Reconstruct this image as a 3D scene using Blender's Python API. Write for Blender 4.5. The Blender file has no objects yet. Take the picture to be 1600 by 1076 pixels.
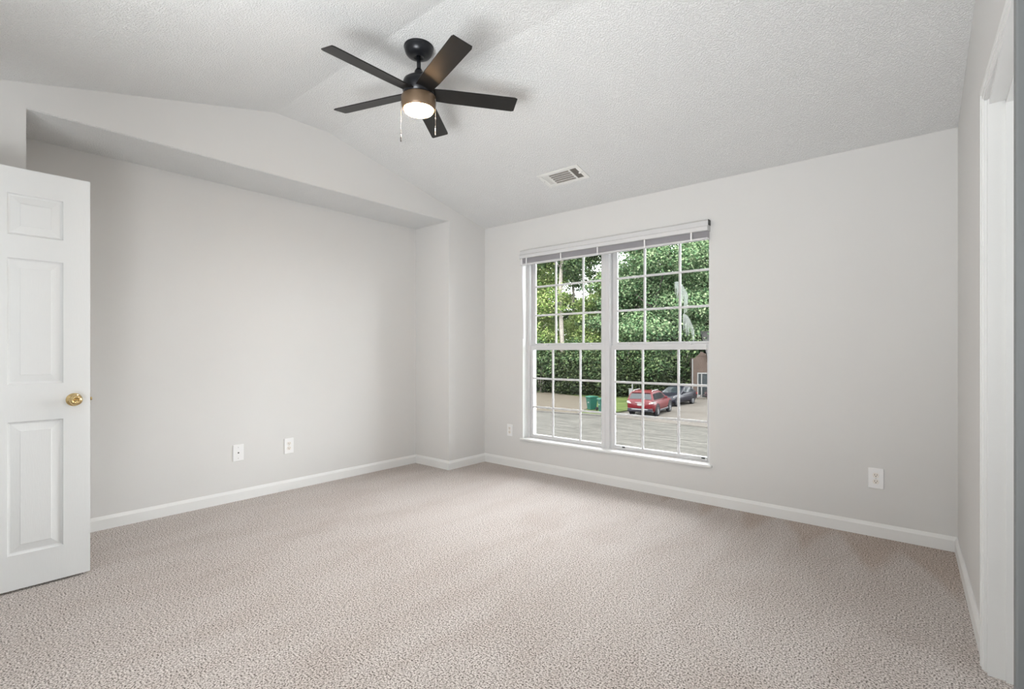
import bpy, bmesh, math, random
from mathutils import Vector, Matrix
import numpy as np

S = bpy.context.scene
COL = S.collection
PI = math.pi
rnd = random.Random(7)

# ------------------------------------------------------------------ camera, sky, lights, exposure
YAW = math.atan2(662, 785)
cam_d = bpy.data.cameras.new('camera')
cam = bpy.data.objects.new('camera', cam_d); COL.objects.link(cam)
cam.location = (0, 0, 1.15)
cam.rotation_euler = (PI/2, 0, YAW)
cam_d.sensor_width = 36.0
cam_d.lens = 785/1600*36.0
cam_d.shift_y = 11/1600
cam_d.clip_start = 0.05; cam_d.clip_end = 500
S.camera = cam

S.view_settings.view_transform = 'Standard'
S.view_settings.look = 'None'
S.view_settings.gamma = 1
S.view_settings.use_curve_mapping = False
S.view_settings.exposure = -0.05

SKY = 14.6
SUN = 9.6
w = bpy.data.worlds.new('sky'); S.world = w; w.use_nodes = True
nt = w.node_tree
bg = nt.nodes['Background']
bg.inputs['Color'].default_value = (0.95, 0.97, 1.0, 1)
bg.inputs['Strength'].default_value = SKY

def add_light(name, kind, loc, energy, color=(1, 1, 1), target=None, size=1.0, size_y=None):
    d = bpy.data.lights.new(name, kind); d.energy = energy; d.color = color
    o = bpy.data.objects.new(name, d); COL.objects.link(o); o.location = loc
    if kind == 'AREA':
        d.size = size
        if size_y: d.shape = 'RECTANGLE'; d.size_y = size_y
    if target is not None:
        o.rotation_euler = (Vector(target) - Vector(loc)).to_track_quat('-Z', 'Y').to_euler()
    return o
sun = add_light('sun', 'SUN', (0, -20, 40), SUN, (1.0, 0.95, 0.86), target=(-9, 6, 0))
sun.data.angle = math.radians(10)
# added fill light behind the camera, shining in through the wide entry
add_light('entry_fill', 'AREA', (-0.55, -1.6, 1.15), 34, (0.97, 0.99, 1.0), target=(-0.9, 3.4, 2.0), size=1.5, size_y=1.6)
# daylight of the side room, through the doorway in the right wall
add_light('side_room_light', 'AREA', (1.42, 2.15, 1.45), 8, (0.96, 0.985, 1.0), target=(-3.6, 2.7, 1.5), size=0.7, size_y=1.6)
# added fill light behind the camera, turned up at the vault
up_fill = add_light('bounce_fill', 'AREA', (-0.95, -0.95, 0.45), 84, (0.96, 0.985, 1.0), target=(-2.15, 0.8, 2.86), size=1.5)
up_fill.data.spread = math.radians(128)
# the lamp of the ceiling fan
fan_lamp = add_light('fan_lamp', 'AREA', (-2.22, 1.82, 2.480), 10, (1.0, 0.97, 0.93), target=(-2.22, 1.82, 0), size=0.15)
fan_lamp.data.shape = 'DISK'

# ------------------------------------------------------------------ helpers
def link(o):
    COL.objects.link(o); return o

def tag(o, label=None, cat=None, group=None, kind=None):
    if label: o['label'] = label
    if cat: o['category'] = cat
    if group: o['group'] = group
    if kind: o['kind'] = kind
    return o

def empty(name, loc=(0, 0, 0), rz=0.0):
    o = bpy.data.objects.new(name, None); link(o)
    o.location = loc; o.rotation_euler = (0, 0, rz); o.empty_display_size = 0.1
    return o

class MB:
    """collects shapes that become ONE mesh object"""
    def __init__(s): s.bm = bmesh.new()
    def _bev(s, verts, bev, seg=2):
        if bev > 0:
            es = set()
            for v in verts:
                for e in v.link_edges: es.add(e)
            bmesh.ops.bevel(s.bm, geom=list(es), offset=bev, segments=seg, affect='EDGES', profile=0.5)
    def box(s, x0, x1, y0, y1, z0, z1, bev=0, seg=2, M=None):
        r = bmesh.ops.create_cube(s.bm, size=1)
        vs = r['verts']
        T = Matrix.Translation(((x0+x1)/2, (y0+y1)/2, (z0+z1)/2)) @ Matrix.Diagonal((abs(x1-x0), abs(y1-y0), abs(z1-z0), 1))
        bmesh.ops.transform(s.bm, matrix=(M @ T) if M else T, verts=vs)
        s._bev(vs, bev, seg)
        return s
    def prism(s, pts, axis, a0, a1, bev=0):
        """extrude polygon pts along axis ('x': pts are (y,z); 'y': (x,z); 'z': (x,y))"""
        def mk(p, a):
            if axis == 'x': return (a, p[0], p[1])
            if axis == 'y': return (p[0], a, p[1])
            return (p[0], p[1], a)
        A = [s.bm.verts.new(mk(p, a0)) for p in pts]
        B = [s.bm.verts.new(mk(p, a1)) for p in pts]
        n = len(pts)
        fs = [s.bm.faces.new(A), s.bm.faces.new(B[::-1])]
        for i in range(n):
            fs.append(s.bm.faces.new((A[i], B[i], B[(i+1) % n], A[(i+1) % n])))
        bmesh.ops.recalc_face_normals(s.bm, faces=fs)
        s._bev(A+B, bev)
        return s
    def lathe(s, prof, n=32, M=None, cap=True):
        """revolve (r,z) profile about z"""
        rings = []
        for r, z in prof:
            if r < 1e-6:
                rings.append([s.bm.verts.new((0, 0, z))])
            else:
                rings.append([s.bm.verts.new((r*math.cos(2*PI*k/n), r*math.sin(2*PI*k/n), z)) for k in range(n)])
        fs = []
        for A, B in zip(rings, rings[1:]):
            for k in range(n):
                k2 = (k+1) % n
                if len(A) == 1 and len(B) == 1: continue
                if len(A) == 1: fs.append(s.bm.faces.new((A[0], B[k], B[k2])))
                elif len(B) == 1: fs.append(s.bm.faces.new((A[k], B[0], A[k2])))
                else: fs.append(s.bm.faces.new((A[k], B[k], B[k2], A[k2])))
        if cap:
            for R_ in (rings[0], rings[-1]):
                if len(R_) > 2: fs.append(s.bm.faces.new(R_))
        bmesh.ops.recalc_face_normals(s.bm, faces=fs)
        for f in fs: f.smooth = True
        if M:
            vs = [v for R_ in rings for v in R_]
            bmesh.ops.transform(s.bm, matrix=M, verts=vs)
        return s
    def tube(s, pts, r, n=10, r1=None, cap=True):
        pts = [Vector(p) for p in pts]
        rings = []
        m = len(pts)
        for i, p in enumerate(pts):
            t = (pts[min(i+1, m-1)] - pts[max(i-1, 0)]).normalized()
            up = Vector((0, 0, 1)) if abs(t.z) < 0.9 else Vector((1, 0, 0))
            a = t.cross(up).normalized(); b = t.cross(a)
            rr = r if r1 is None else r + (r1-r)*i/(m-1)
            rings.append([s.bm.verts.new(p + a*rr*math.cos(2*PI*k/n) + b*rr*math.sin(2*PI*k/n)) for k in range(n)])
        fs = []
        for A, B in zip(rings, rings[1:]):
            for k in range(n):
                fs.append(s.bm.faces.new((A[k], A[(k+1) % n], B[(k+1) % n], B[k])))
        if cap:
            fs.append(s.bm.faces.new(rings[0][::-1])); fs.append(s.bm.faces.new(rings[-1]))
        bmesh.ops.recalc_face_normals(s.bm, faces=fs)
        for f in fs: f.smooth = True
        return s
    def poly(s, pts):
        s.bm.faces.new([s.bm.verts.new(p) for p in pts]); return s
    def slab(s, pts, off):
        """polygon pts given a thickness along vector off"""
        off = Vector(off)
        A = [s.bm.verts.new(p) for p in pts]; B = [s.bm.verts.new(Vector(p)+off) for p in pts]
        n = len(pts); fs = [s.bm.faces.new(A), s.bm.faces.new(B[::-1])]
        for i in range(n): fs.append(s.bm.faces.new((A[i], B[i], B[(i+1) % n], A[(i+1) % n])))
        bmesh.ops.recalc_face_normals(s.bm, faces=fs)
        return s
    def build(s, name, mat, parent=None, loc=(0, 0, 0), smooth=False):
        me = bpy.data.meshes.new(name)
        s.bm.to_mesh(me); s.bm.free()
        if smooth:
            for p in me.polygons: p.use_smooth = True
        if mat: me.materials.append(mat)
        o = bpy.data.objects.new(name, me); link(o)
        o.location = loc
        if parent: o.parent = parent
        return o

def children(o):
    return [c for c in bpy.data.objects if c.parent == o]
def copy_tree(o, parent=None):
    c = o.copy(); link(c); c.parent = parent
    for ch in children(o): copy_tree(ch, c)
    return c

# ------------------------------------------------------------------ materials
def mat(name, color, rough=0.6, metal=0.0, var=0.0, vscale=20.0, bump=0.0, bscale=200.0, bdist=0.002, coat=0.0, spec=None):
    m = bpy.data.materials.new(name); m.use_nodes = True
    n = m.node_tree.nodes; l = m.node_tree.links
    b = n['Principled BSDF']
    b.inputs['Roughness'].default_value = rough; b.inputs['Metallic'].default_value = metal
    if coat: b.inputs['Coat Weight'].default_value = coat
    if spec is not None: b.inputs['Specular IOR Level'].default_value = spec
    tc = n.new('ShaderNodeTexCoord')
    no = n.new('ShaderNodeTexNoise'); no.inputs['Scale'].default_value = vscale; no.inputs['Detail'].default_value = 4
    l.new(tc.outputs['Object'], no.inputs['Vector'])
    ramp = n.new('ShaderNodeValToRGB')
    c = color
    ramp.color_ramp.elements[0].position = 0.3; ramp.color_ramp.elements[1].position = 0.7
    ramp.color_ramp.elements[0].color = tuple(max(0, x*(1-var)) for x in c) + (1,)
    ramp.color_ramp.elements[1].color = tuple(min(1, x*(1+var)) for x in c) + (1,)
    l.new(no.outputs['Fac'], ramp.inputs['Fac']); l.new(ramp.outputs['Color'], b.inputs['Base Color'])
    if bump:
        nb = n.new('ShaderNodeTexNoise'); nb.inputs['Scale'].default_value = bscale; nb.inputs['Detail'].default_value = 3
        l.new(tc.outputs['Object'], nb.inputs['Vector'])
        bp = n.new('ShaderNodeBump'); bp.inputs['Strength'].default_value = bump; bp.inputs['Distance'].default_value = bdist
        l.new(nb.outputs['Fac'], bp.inputs['Height']); l.new(bp.outputs['Normal'], b.inputs['Normal'])
    return m

M = {}
M['wall'] = mat('painted_wall', (0.66, 0.655, 0.642), 0.75, var=0.006, vscale=3, bump=0.12, bscale=260, bdist=0.0015)
M['trim'] = mat('white_trim_paint', (0.76, 0.765, 0.755), 0.4, var=0.008, vscale=6)
M['vinyl'] = mat('white_vinyl', (0.62, 0.62, 0.625), 0.35, var=0.006)
M['plate'] = mat('white_plate_plastic', (0.82, 0.82, 0.82), 0.35)
M['ivory'] = mat('ivory_socket_plastic', (0.80, 0.765, 0.715), 0.35)
M['black'] = mat('black_plastic', (0.01, 0.01, 0.01), 0.5)
M['slot'] = mat('dark_slot', (0.02, 0.018, 0.016), 0.8)
M['steel'] = mat('steel_screw', (0.55, 0.55, 0.53), 0.35, 1.0)
M['brass'] = mat('polished_brass', (0.66, 0.50, 0.25), 0.2, 1.0, var=0.1, vscale=60)
M['fan_black'] = mat('fan_black_metal', (0.012, 0.013, 0.016), 0.3, 0.4)
M['fan_blade'] = mat('fan_blade_laminate', (0.010, 0.0095, 0.009), 0.36, var=0.12, vscale=40, spec=0.35)
M['fan_bronze'] = mat('fan_light_ring_bronze', (0.17, 0.115, 0.072), 0.42, 0.4)
M['chain'] = mat('steel_bead_chain', (0.22, 0.20, 0.18), 0.5, 0.0, spec=0.3)
M['slat'] = mat('blind_slat', (0.70, 0.68, 0.71), 0.45)
M['vent'] = mat('vent_white_enamel', (0.76, 0.755, 0.73), 0.4)
M['damper'] = mat('vent_damper_metal', (0.22, 0.20, 0.18), 0.5)
M['door'] = mat('door_white_paint', (0.72, 0.735, 0.735), 0.42, var=0.004)

def ceiling_mat():
    m = mat('popcorn_ceiling', (0.80, 0.805, 0.80), 0.9, var=0.01, vscale=5)
    n = m.node_tree.nodes; l = m.node_tree.links; b = n['Principled BSDF']
    tc = [x for x in n if x.type == 'TEX_COORD'][0]
    v = n.new('ShaderNodeTexNoise'); v.inputs['Scale'].default_value = 115; v.inputs['Detail'].default_value = 3; v.inputs['Roughness'].default_value = 0.6
    l.new(tc.outputs['Object'], v.inputs['Vector'])
    r = n.new('ShaderNodeValToRGB'); r.color_ramp.elements[0].position = 0.42; r.color_ramp.elements[1].position = 0.62
    l.new(v.outputs['Fac'], r.inputs['Fac'])
    bp = n.new('ShaderNodeBump'); bp.inputs['Strength'].default_value = 0.75; bp.inputs['Distance'].default_value = 0.006
    l.new(r.outputs['Color'], bp.inputs['Height']); l.new(bp.outputs['Normal'], b.inputs['Normal'])
    return m
M['ceiling'] = ceiling_mat()

def door_grain_mat():
    m = mat('door_wood_grain_paint', (0.72, 0.735, 0.735), 0.42)
    n = m.node_tree.nodes; l = m.node_tree.links; b = n['Principled BSDF']
    tc = [x for x in n if x.type == 'TEX_COORD'][0]
    mp = n.new('ShaderNodeMapping'); mp.inputs['Scale'].default_value = (1, 24, 2.2)
    l.new(tc.outputs['Object'], mp.inputs['Vector'])
    wv = n.new('ShaderNodeTexNoise'); wv.inputs['Scale'].default_value = 6; wv.inputs['Detail'].default_value = 5; wv.inputs['Distortion'].default_value = 1.5
    l.new(mp.outputs['Vector'], wv.inputs['Vector'])
    bp = n.new('ShaderNodeBump'); bp.inputs['Strength'].default_value = 0.22; bp.inputs['Distance'].default_value = 0.0015
    l.new(wv.outputs['Fac'], bp.inputs['Height']); l.new(bp.outputs['Normal'], b.inputs['Normal'])
    return m
M['door'] = door_grain_mat()

def carpet_mat():
    m = bpy.data.materials.new('beige_carpet'); m.use_nodes = True
    n = m.node_tree.nodes; l = m.node_tree.links; b = n['Principled BSDF']
    b.inputs['Roughness'].default_value = 0.95
    b.inputs['Specular IOR Level'].default_value = 0.1
    b.inputs['Sheen Weight'].default_value = 0.12; b.inputs['Sheen Roughness'].default_value = 0.4
    tc = n.new('ShaderNodeTexCoord')
    def noise(scale, detail=2, rough=0.5, vec=None, dist=0.0):
        t = n.new('ShaderNodeTexNoise'); t.inputs['Scale'].default_value = scale; t.inputs['Detail'].default_value = detail
        t.inputs['Roughness'].default_value = rough; t.inputs['Distortion'].default_value = dist
        l.new(vec or tc.outputs['Object'], t.inputs['Vector']); return t
    fl = noise(150, 2, 0.6)                       # tuft flecks
    r = n.new('ShaderNodeValToRGB')
    e = r.color_ramp.elements
    e[0].position = 0.36; e[0].color = (0.09, 0.075, 0.066, 1)
    e[1].position = 0.62; e[1].color = (0.74, 0.69, 0.66, 1)
    k = e.new(0.45); k.color = (0.385, 0.345, 0.32, 1)
    k = e.new(0.52); k.color = (0.535, 0.49, 0.46, 1)
    l.new(fl.outputs['Fac'], r.inputs['Fac'])
    # worn and brushed patches of the pile
    mp = n.new('ShaderNodeMapping'); mp.inputs['Scale'].default_value = (2.2, 0.8, 1); mp.inputs['Rotation'].default_value = (0, 0, 0.5)
    l.new(tc.outputs['Object'], mp.inputs['Vector'])
    pa = noise(1.6, 5, 0.6, mp.outputs['Vector'], 0.6)
    r2 = n.new('ShaderNodeValToRGB'); e2 = r2.color_ramp.elements
    e2[0].position = 0.34; e2[0].color = (0.91, 0.885, 0.87, 1); e2[1].position = 0.60; e2[1].color = (1, 1, 1, 1)
    l.new(pa.outputs['Fac'], r2.inputs['Fac'])
    mx = n.new('ShaderNodeMixRGB'); mx.blend_type = 'MULTIPLY'; mx.inputs['Fac'].default_value = 1
    l.new(r.outputs['Color'], mx.inputs['Color1']); l.new(r2.outputs['Color'], mx.inputs['Color2'])
    # vacuumed wedges of brushed-back pile along the far right wall, corner shade painted in
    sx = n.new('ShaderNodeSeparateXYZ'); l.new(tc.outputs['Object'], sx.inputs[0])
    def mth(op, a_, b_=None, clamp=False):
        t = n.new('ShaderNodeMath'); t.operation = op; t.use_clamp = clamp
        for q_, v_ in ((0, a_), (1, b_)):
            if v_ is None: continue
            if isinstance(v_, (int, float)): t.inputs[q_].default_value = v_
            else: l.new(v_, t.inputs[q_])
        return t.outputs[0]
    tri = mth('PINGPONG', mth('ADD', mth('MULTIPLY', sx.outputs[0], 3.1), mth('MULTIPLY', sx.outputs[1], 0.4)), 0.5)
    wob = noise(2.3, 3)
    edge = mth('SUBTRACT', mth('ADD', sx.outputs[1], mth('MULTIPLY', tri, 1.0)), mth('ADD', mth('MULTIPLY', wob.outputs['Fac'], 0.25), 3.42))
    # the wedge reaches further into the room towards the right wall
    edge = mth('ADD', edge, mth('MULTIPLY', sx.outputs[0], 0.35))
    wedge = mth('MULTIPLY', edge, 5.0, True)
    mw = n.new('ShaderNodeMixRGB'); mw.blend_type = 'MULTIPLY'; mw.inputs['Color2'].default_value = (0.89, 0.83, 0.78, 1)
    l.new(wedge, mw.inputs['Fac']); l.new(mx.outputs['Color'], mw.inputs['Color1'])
    l.new(mw.outputs['Color'], b.inputs['Base Color'])
    hb = noise(150, 2, 0.6)
    bp = n.new('ShaderNodeBump'); bp.inputs['Strength'].default_value = 0.4; bp.inputs['Distance'].default_value = 0.005
    l.new(hb.outputs['Fac'], bp.inputs['Height']); l.new(bp.outputs['Normal'], b.inputs['Normal'])
    return m
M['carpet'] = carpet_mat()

def glass_mat(name, tint=(0.97, 0.98, 0.975), refl=0.05):
    m = bpy.data.materials.new(name); m.use_nodes = True
    n = m.node_tree.nodes; l = m.node_tree.links
    for x in list(n):
        if x.type != 'OUTPUT_MATERIAL': n.remove(x)
    out = [x for x in n if x.type == 'OUTPUT_MATERIAL'][0]
    t = n.new('ShaderNodeBsdfTransparent'); t.inputs['Color'].default_value = tint + (1,)
    g = n.new('ShaderNodeBsdfGlossy'); g.inputs['Roughness'].default_value = 0.02
    mx = n.new('ShaderNodeMixShader')
    lw = n.new('ShaderNodeFresnel'); lw.inputs['IOR'].default_value = 1.25
    l.new(lw.outputs[0], mx.inputs['Fac']); l.new(t.outputs[0], mx.inputs[1]); l.new(g.outputs[0], mx.inputs[2])
    l.new(mx.outputs[0], out.inputs['Surface'])
    return m
M['glass'] = glass_mat('window_glass')

def emit_mat(name, color, strength):
    m = bpy.data.materials.new(name); m.use_nodes = True
    b = m.node_tree.nodes['Principled BSDF']
    b.inputs['Base Color'].default_value = (0.9, 0.9, 0.88, 1)
    b.inputs['Emission Color'].default_value = color + (1,); b.inputs['Emission Strength'].default_value = strength
    return m
M['lamp'] = emit_mat('lit_frosted_diffuser', (1.0, 0.60, 0.28), 75.0)

# ------------------------------------------------------------------ the room
XB, XA = -3.62, -4.12            # bulkhead face / alcove back wall
YW = 3.85                        # window wall
YP = -0.26                       # near partition
A0, A1, ZS = 0.369, 3.34, 2.415  # alcove extent and soffit height
WX0, WX1, WZ0, WZ1 = -3.11, -1.30, 0.285, 2.10   # window opening
def xr(y): return 0.097 + 0.0347*(3.855-y)       # right wall leans off square a little
DY0, DY1, DZ = 1.56, 2.47, 2.045                 # right doorway
def struct(o, label, cat): return tag(o, label, cat, kind='structure')

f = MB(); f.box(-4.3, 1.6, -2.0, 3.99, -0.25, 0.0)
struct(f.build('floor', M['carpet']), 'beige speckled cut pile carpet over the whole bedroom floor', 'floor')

# vaulted ceiling with a flat top strip
prof = [(-2.0, 2.40), (-0.25, 2.40), (1.66, 2.862), (2.085, 2.855), (3.86, 2.432)]
c = MB(); c.prism(prof + [(3.86, 3.1), (-2.0, 3.1)], 'x', XB-0.005, 1.6)
struct(c.build('ceiling', M['ceiling']), 'white popcorn textured vaulted ceiling with a flat centre strip', 'ceiling')
c = MB(); c.box(XA-0.02, XB-0.004, A0, A1+0.01, ZS, ZS+0.02)
struct(c.build('ceiling_alcove', M['ceiling']), 'narrow popcorn textured soffit above the left wall recess', 'ceiling')

b = MB()
b.box(-4.3, XA, A0-0.1, A1+0.1, 0, ZS+0.1)
b.box(-4.3, XB, A1, 3.99, 0, 3.1)
b.box(-4.3, XB, -2.0, A0, 0, 3.1)
b.box(-4.3, XB, A0, A1, ZS+0.004, 3.1)
struct(b.build('wall_left', M['wall']), 'pale greige left wall with a long shallow recess under a bulkhead', 'wall')

b = MB()
b.box(XB, WX0, YW, 3.99, 0, 3.1); b.box(WX1, 1.6, YW, 3.99, 0, 3.1)
b.box(WX0, WX1, YW, 3.99, 0, WZ0-0.01); b.box(WX0, WX1, YW, 3.99, WZ1, 3.1)
struct(b.build('wall_far', M['wall']), 'pale greige far wall holding the big double window', 'wall')

b = MB()
def rq(y0, y1, z0, z1):
    b.slab([(xr(y0), y0, z0), (xr(y1), y1, z0), (xr(y1), y1, z1), (xr(y0), y0, z1)], (0.12, 0, 0))
rq(DY1, YW, 0, 3.1); rq(DY0, DY1, DZ, 3.1); rq(-2.0, DY0, 0, 3.1)
struct(b.build('wall_right', M['wall']), 'pale greige right wall with a doorway near the camera', 'wall')

b = MB()
b.box(XB, -3.385, YP-0.12, YP, 0, 3.1); b.box(-2.53, -1.8, YP-0.12, YP, 0, 3.1); b.box(-3.385, -2.53, YP-0.12, YP, 2.05, 3.1)
b.box(-4.3, 1.6, -2.1, -2.0, 0, 3.1)
struct(b.build('wall_near', M['wall']), 'greige wall on the camera side with the bedroom doorway', 'wall')
b = MB()
b.box(1.5, 1.6, -2.0, 3.85, 0, 3.1); b.box(xr(2.6)+0.12, 1.5, 2.6, 2.7, 0, 3.1); b.box(xr(1.3)+0.12, 1.5, 1.2, 1.3, 0, 3.1)
struct(b.build('wall_closet', M['wall']), 'walls of the small space beyond the right doorway', 'wall')

# baseboards: flat face, bevelled top
BH, BT = 0.085, 0.014
def base_profile(): return [(0, 0), (BT, 0), (BT, BH-0.02), (BT*0.45, BH-0.004), (BT*0.3, BH), (0, BH)]
def base_run(mb, p0, p1, inward, m0=0, m1=0):
    """board along p0->p1, profile grows along 'inward'; m0/m1 mitre the ends"""
    p0 = Vector((*p0, 0)); p1 = Vector((*p1, 0)); inn = Vector((*inward, 0)); t = (p1-p0).normalized()
    A, B = [], []
    for d, z in base_profile():
        A.append(mb.bm.verts.new(p0 + inn*d + t*d*m0 + Vector((0, 0, z))))
        B.append(mb.bm.verts.new(p1 + inn*d - t*d*m1 + Vector((0, 0, z))))
    n = len(A); fs = [mb.bm.faces.new(A), mb.bm.faces.new(B[::-1])]
    for i in range(n): fs.append(mb.bm.faces.new((A[i], B[i], B[(i+1) % n], A[(i+1) % n])))
    bmesh.ops.recalc_face_normals(mb.bm, faces=fs)
b = MB()
base_run(b, (XB, YP), (XB, A0), (1, 0), 0, -1)
base_run(b, (XA, A0), (XA, A1), (1, 0), 1, 1)
base_run(b, (XA, A1), (XB, A1), (0, -1), 1, -1)
base_run(b, (XB, A1), (XB, YW), (1, 0), -1, 1)
struct(b.build('baseboard_left', M['trim']), 'white baseboard along the left wall and around its corner column', 'baseboard')
b = MB(); base_run(b, (XB, YW), (xr(YW), YW), (0, -1), 1, 1)
struct(b.build('baseboard_far', M['trim']), 'white baseboard under the window', 'baseboard')
b = MB()
base_run(b, (xr(YW), YW), (xr(DY1+0.06), DY1+0.06), (-1, 0), 1, 0)
struct(b.build('baseboard_right', M['trim']), 'white baseboard on the right wall beside the doorway casing', 'baseboard')

# right doorway: jamb lining and stepped casing
b = MB()
def casing(y0, y1, z0, z1):
    for (i0, i1, t) in ((0, 1, 0.011), (0.0, 0.62, 0.016), (0.06, 0.30, 0.019)):
        pass
x2 = xr(DY1)
cw = 0.057
# far leg of the casing, three steps
for o0, o1, t in ((0.006, cw, 0.012), (0.018, cw, 0.016), (0.040, cw, 0.019)):
    b.slab([(xr(DY1+o0), DY1+o0, 0), (xr(DY1+o1), DY1+o1, 0), (xr(DY1+o1), DY1+o1, DZ+o1), (xr(DY1+o0), DY1+o0, DZ+o0)], (-t, 0, 0))
    b.slab([(xr(DY1+o0), DY1+o0, DZ+o0), (xr(DY1+o1), DY1+o1, DZ+o1), (xr(DY0-o1), DY0-o1, DZ+o1), (xr(DY0-o0), DY0-o0, DZ+o0)], (-t, 0, 0))
    b.slab([(xr(DY0-o0), DY0-o0, 0), (xr(DY0-o1), DY0-o1, 0), (xr(DY0-o1), DY0-o1, DZ+o1), (xr(DY0-o0), DY0-o0, DZ+o0)], (-t, 0, 0))
# jamb boards with a door stop
b.box(x2-0.004, x2+0.124, DY1-0.018, DY1, 0, DZ); b.box(x2, x2+0.124, DY0, DY0+0.018, 0, DZ); b.box(x2, x2+0.124, DY0, DY1, DZ-0.018, DZ)
b.box(x2+0.042, x2+0.078, DY1-0.030, DY1-0.017, 0, DZ-0.018); b.box(x2+0.042, x2+0.078, DY0, DY1, DZ-0.030, DZ-0.017)
struct(b.build('trim_1', M['trim']), 'white casing and jamb of the doorway in the right wall', 'door trim')
# near corner casing at the right edge of the view, its shade painted as grey
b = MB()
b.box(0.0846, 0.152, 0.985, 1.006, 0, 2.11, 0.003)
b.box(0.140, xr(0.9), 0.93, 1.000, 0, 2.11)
struct(b.build('trim_2', mat('shaded_trim_grey', (0.125, 0.133, 0.134), 0.45)), 'vertical casing board close to the camera at the right edge, shade put into its grey', 'door trim')

# ------------------------------------------------------------------ window
YF = 3.926            # face of the vinyl frame
SX = [(-3.11, -2.215), (-2.215, -1.30)]
ZR = 1.195            # meeting rail
def sash(mb, x0, x1, z0, z1, y, t, st, rb, rt):
    mb.box(x0, x0+st, y, y+t, z0, z1, 0.003); mb.box(x1-st, x1, y, y+t, z0, z1, 0.003)
    mb.box(x0+st, x1-st, y, y+t, z0, z0+rb, 0.003); mb.box(x0+st, x1-st, y, y+t, z1-rt, z1, 0.003)
def grille(x0, x1, z0, z1, y, vs, hs):
    g = MB(); w_ = 0.018
    for v in vs: g.box(v-w_/2, v+w_/2, y, y+0.014, z0, z1, 0.003)
    for h in hs: g.box(x0, x1, y+0.001, y+0.013, h-w_/2, h+w_/2, 0.003)
    return g
VU = [(-2.800, -2.492), (-1.884, -1.580)]; VL = [(-2.812, -2.503), (-1.886, -1.578)]
GU = [(-3.045, -2.268), (-2.140, -1.345)]; GL = [(-3.052, -2.272), (-2.146, -1.350)]
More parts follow.
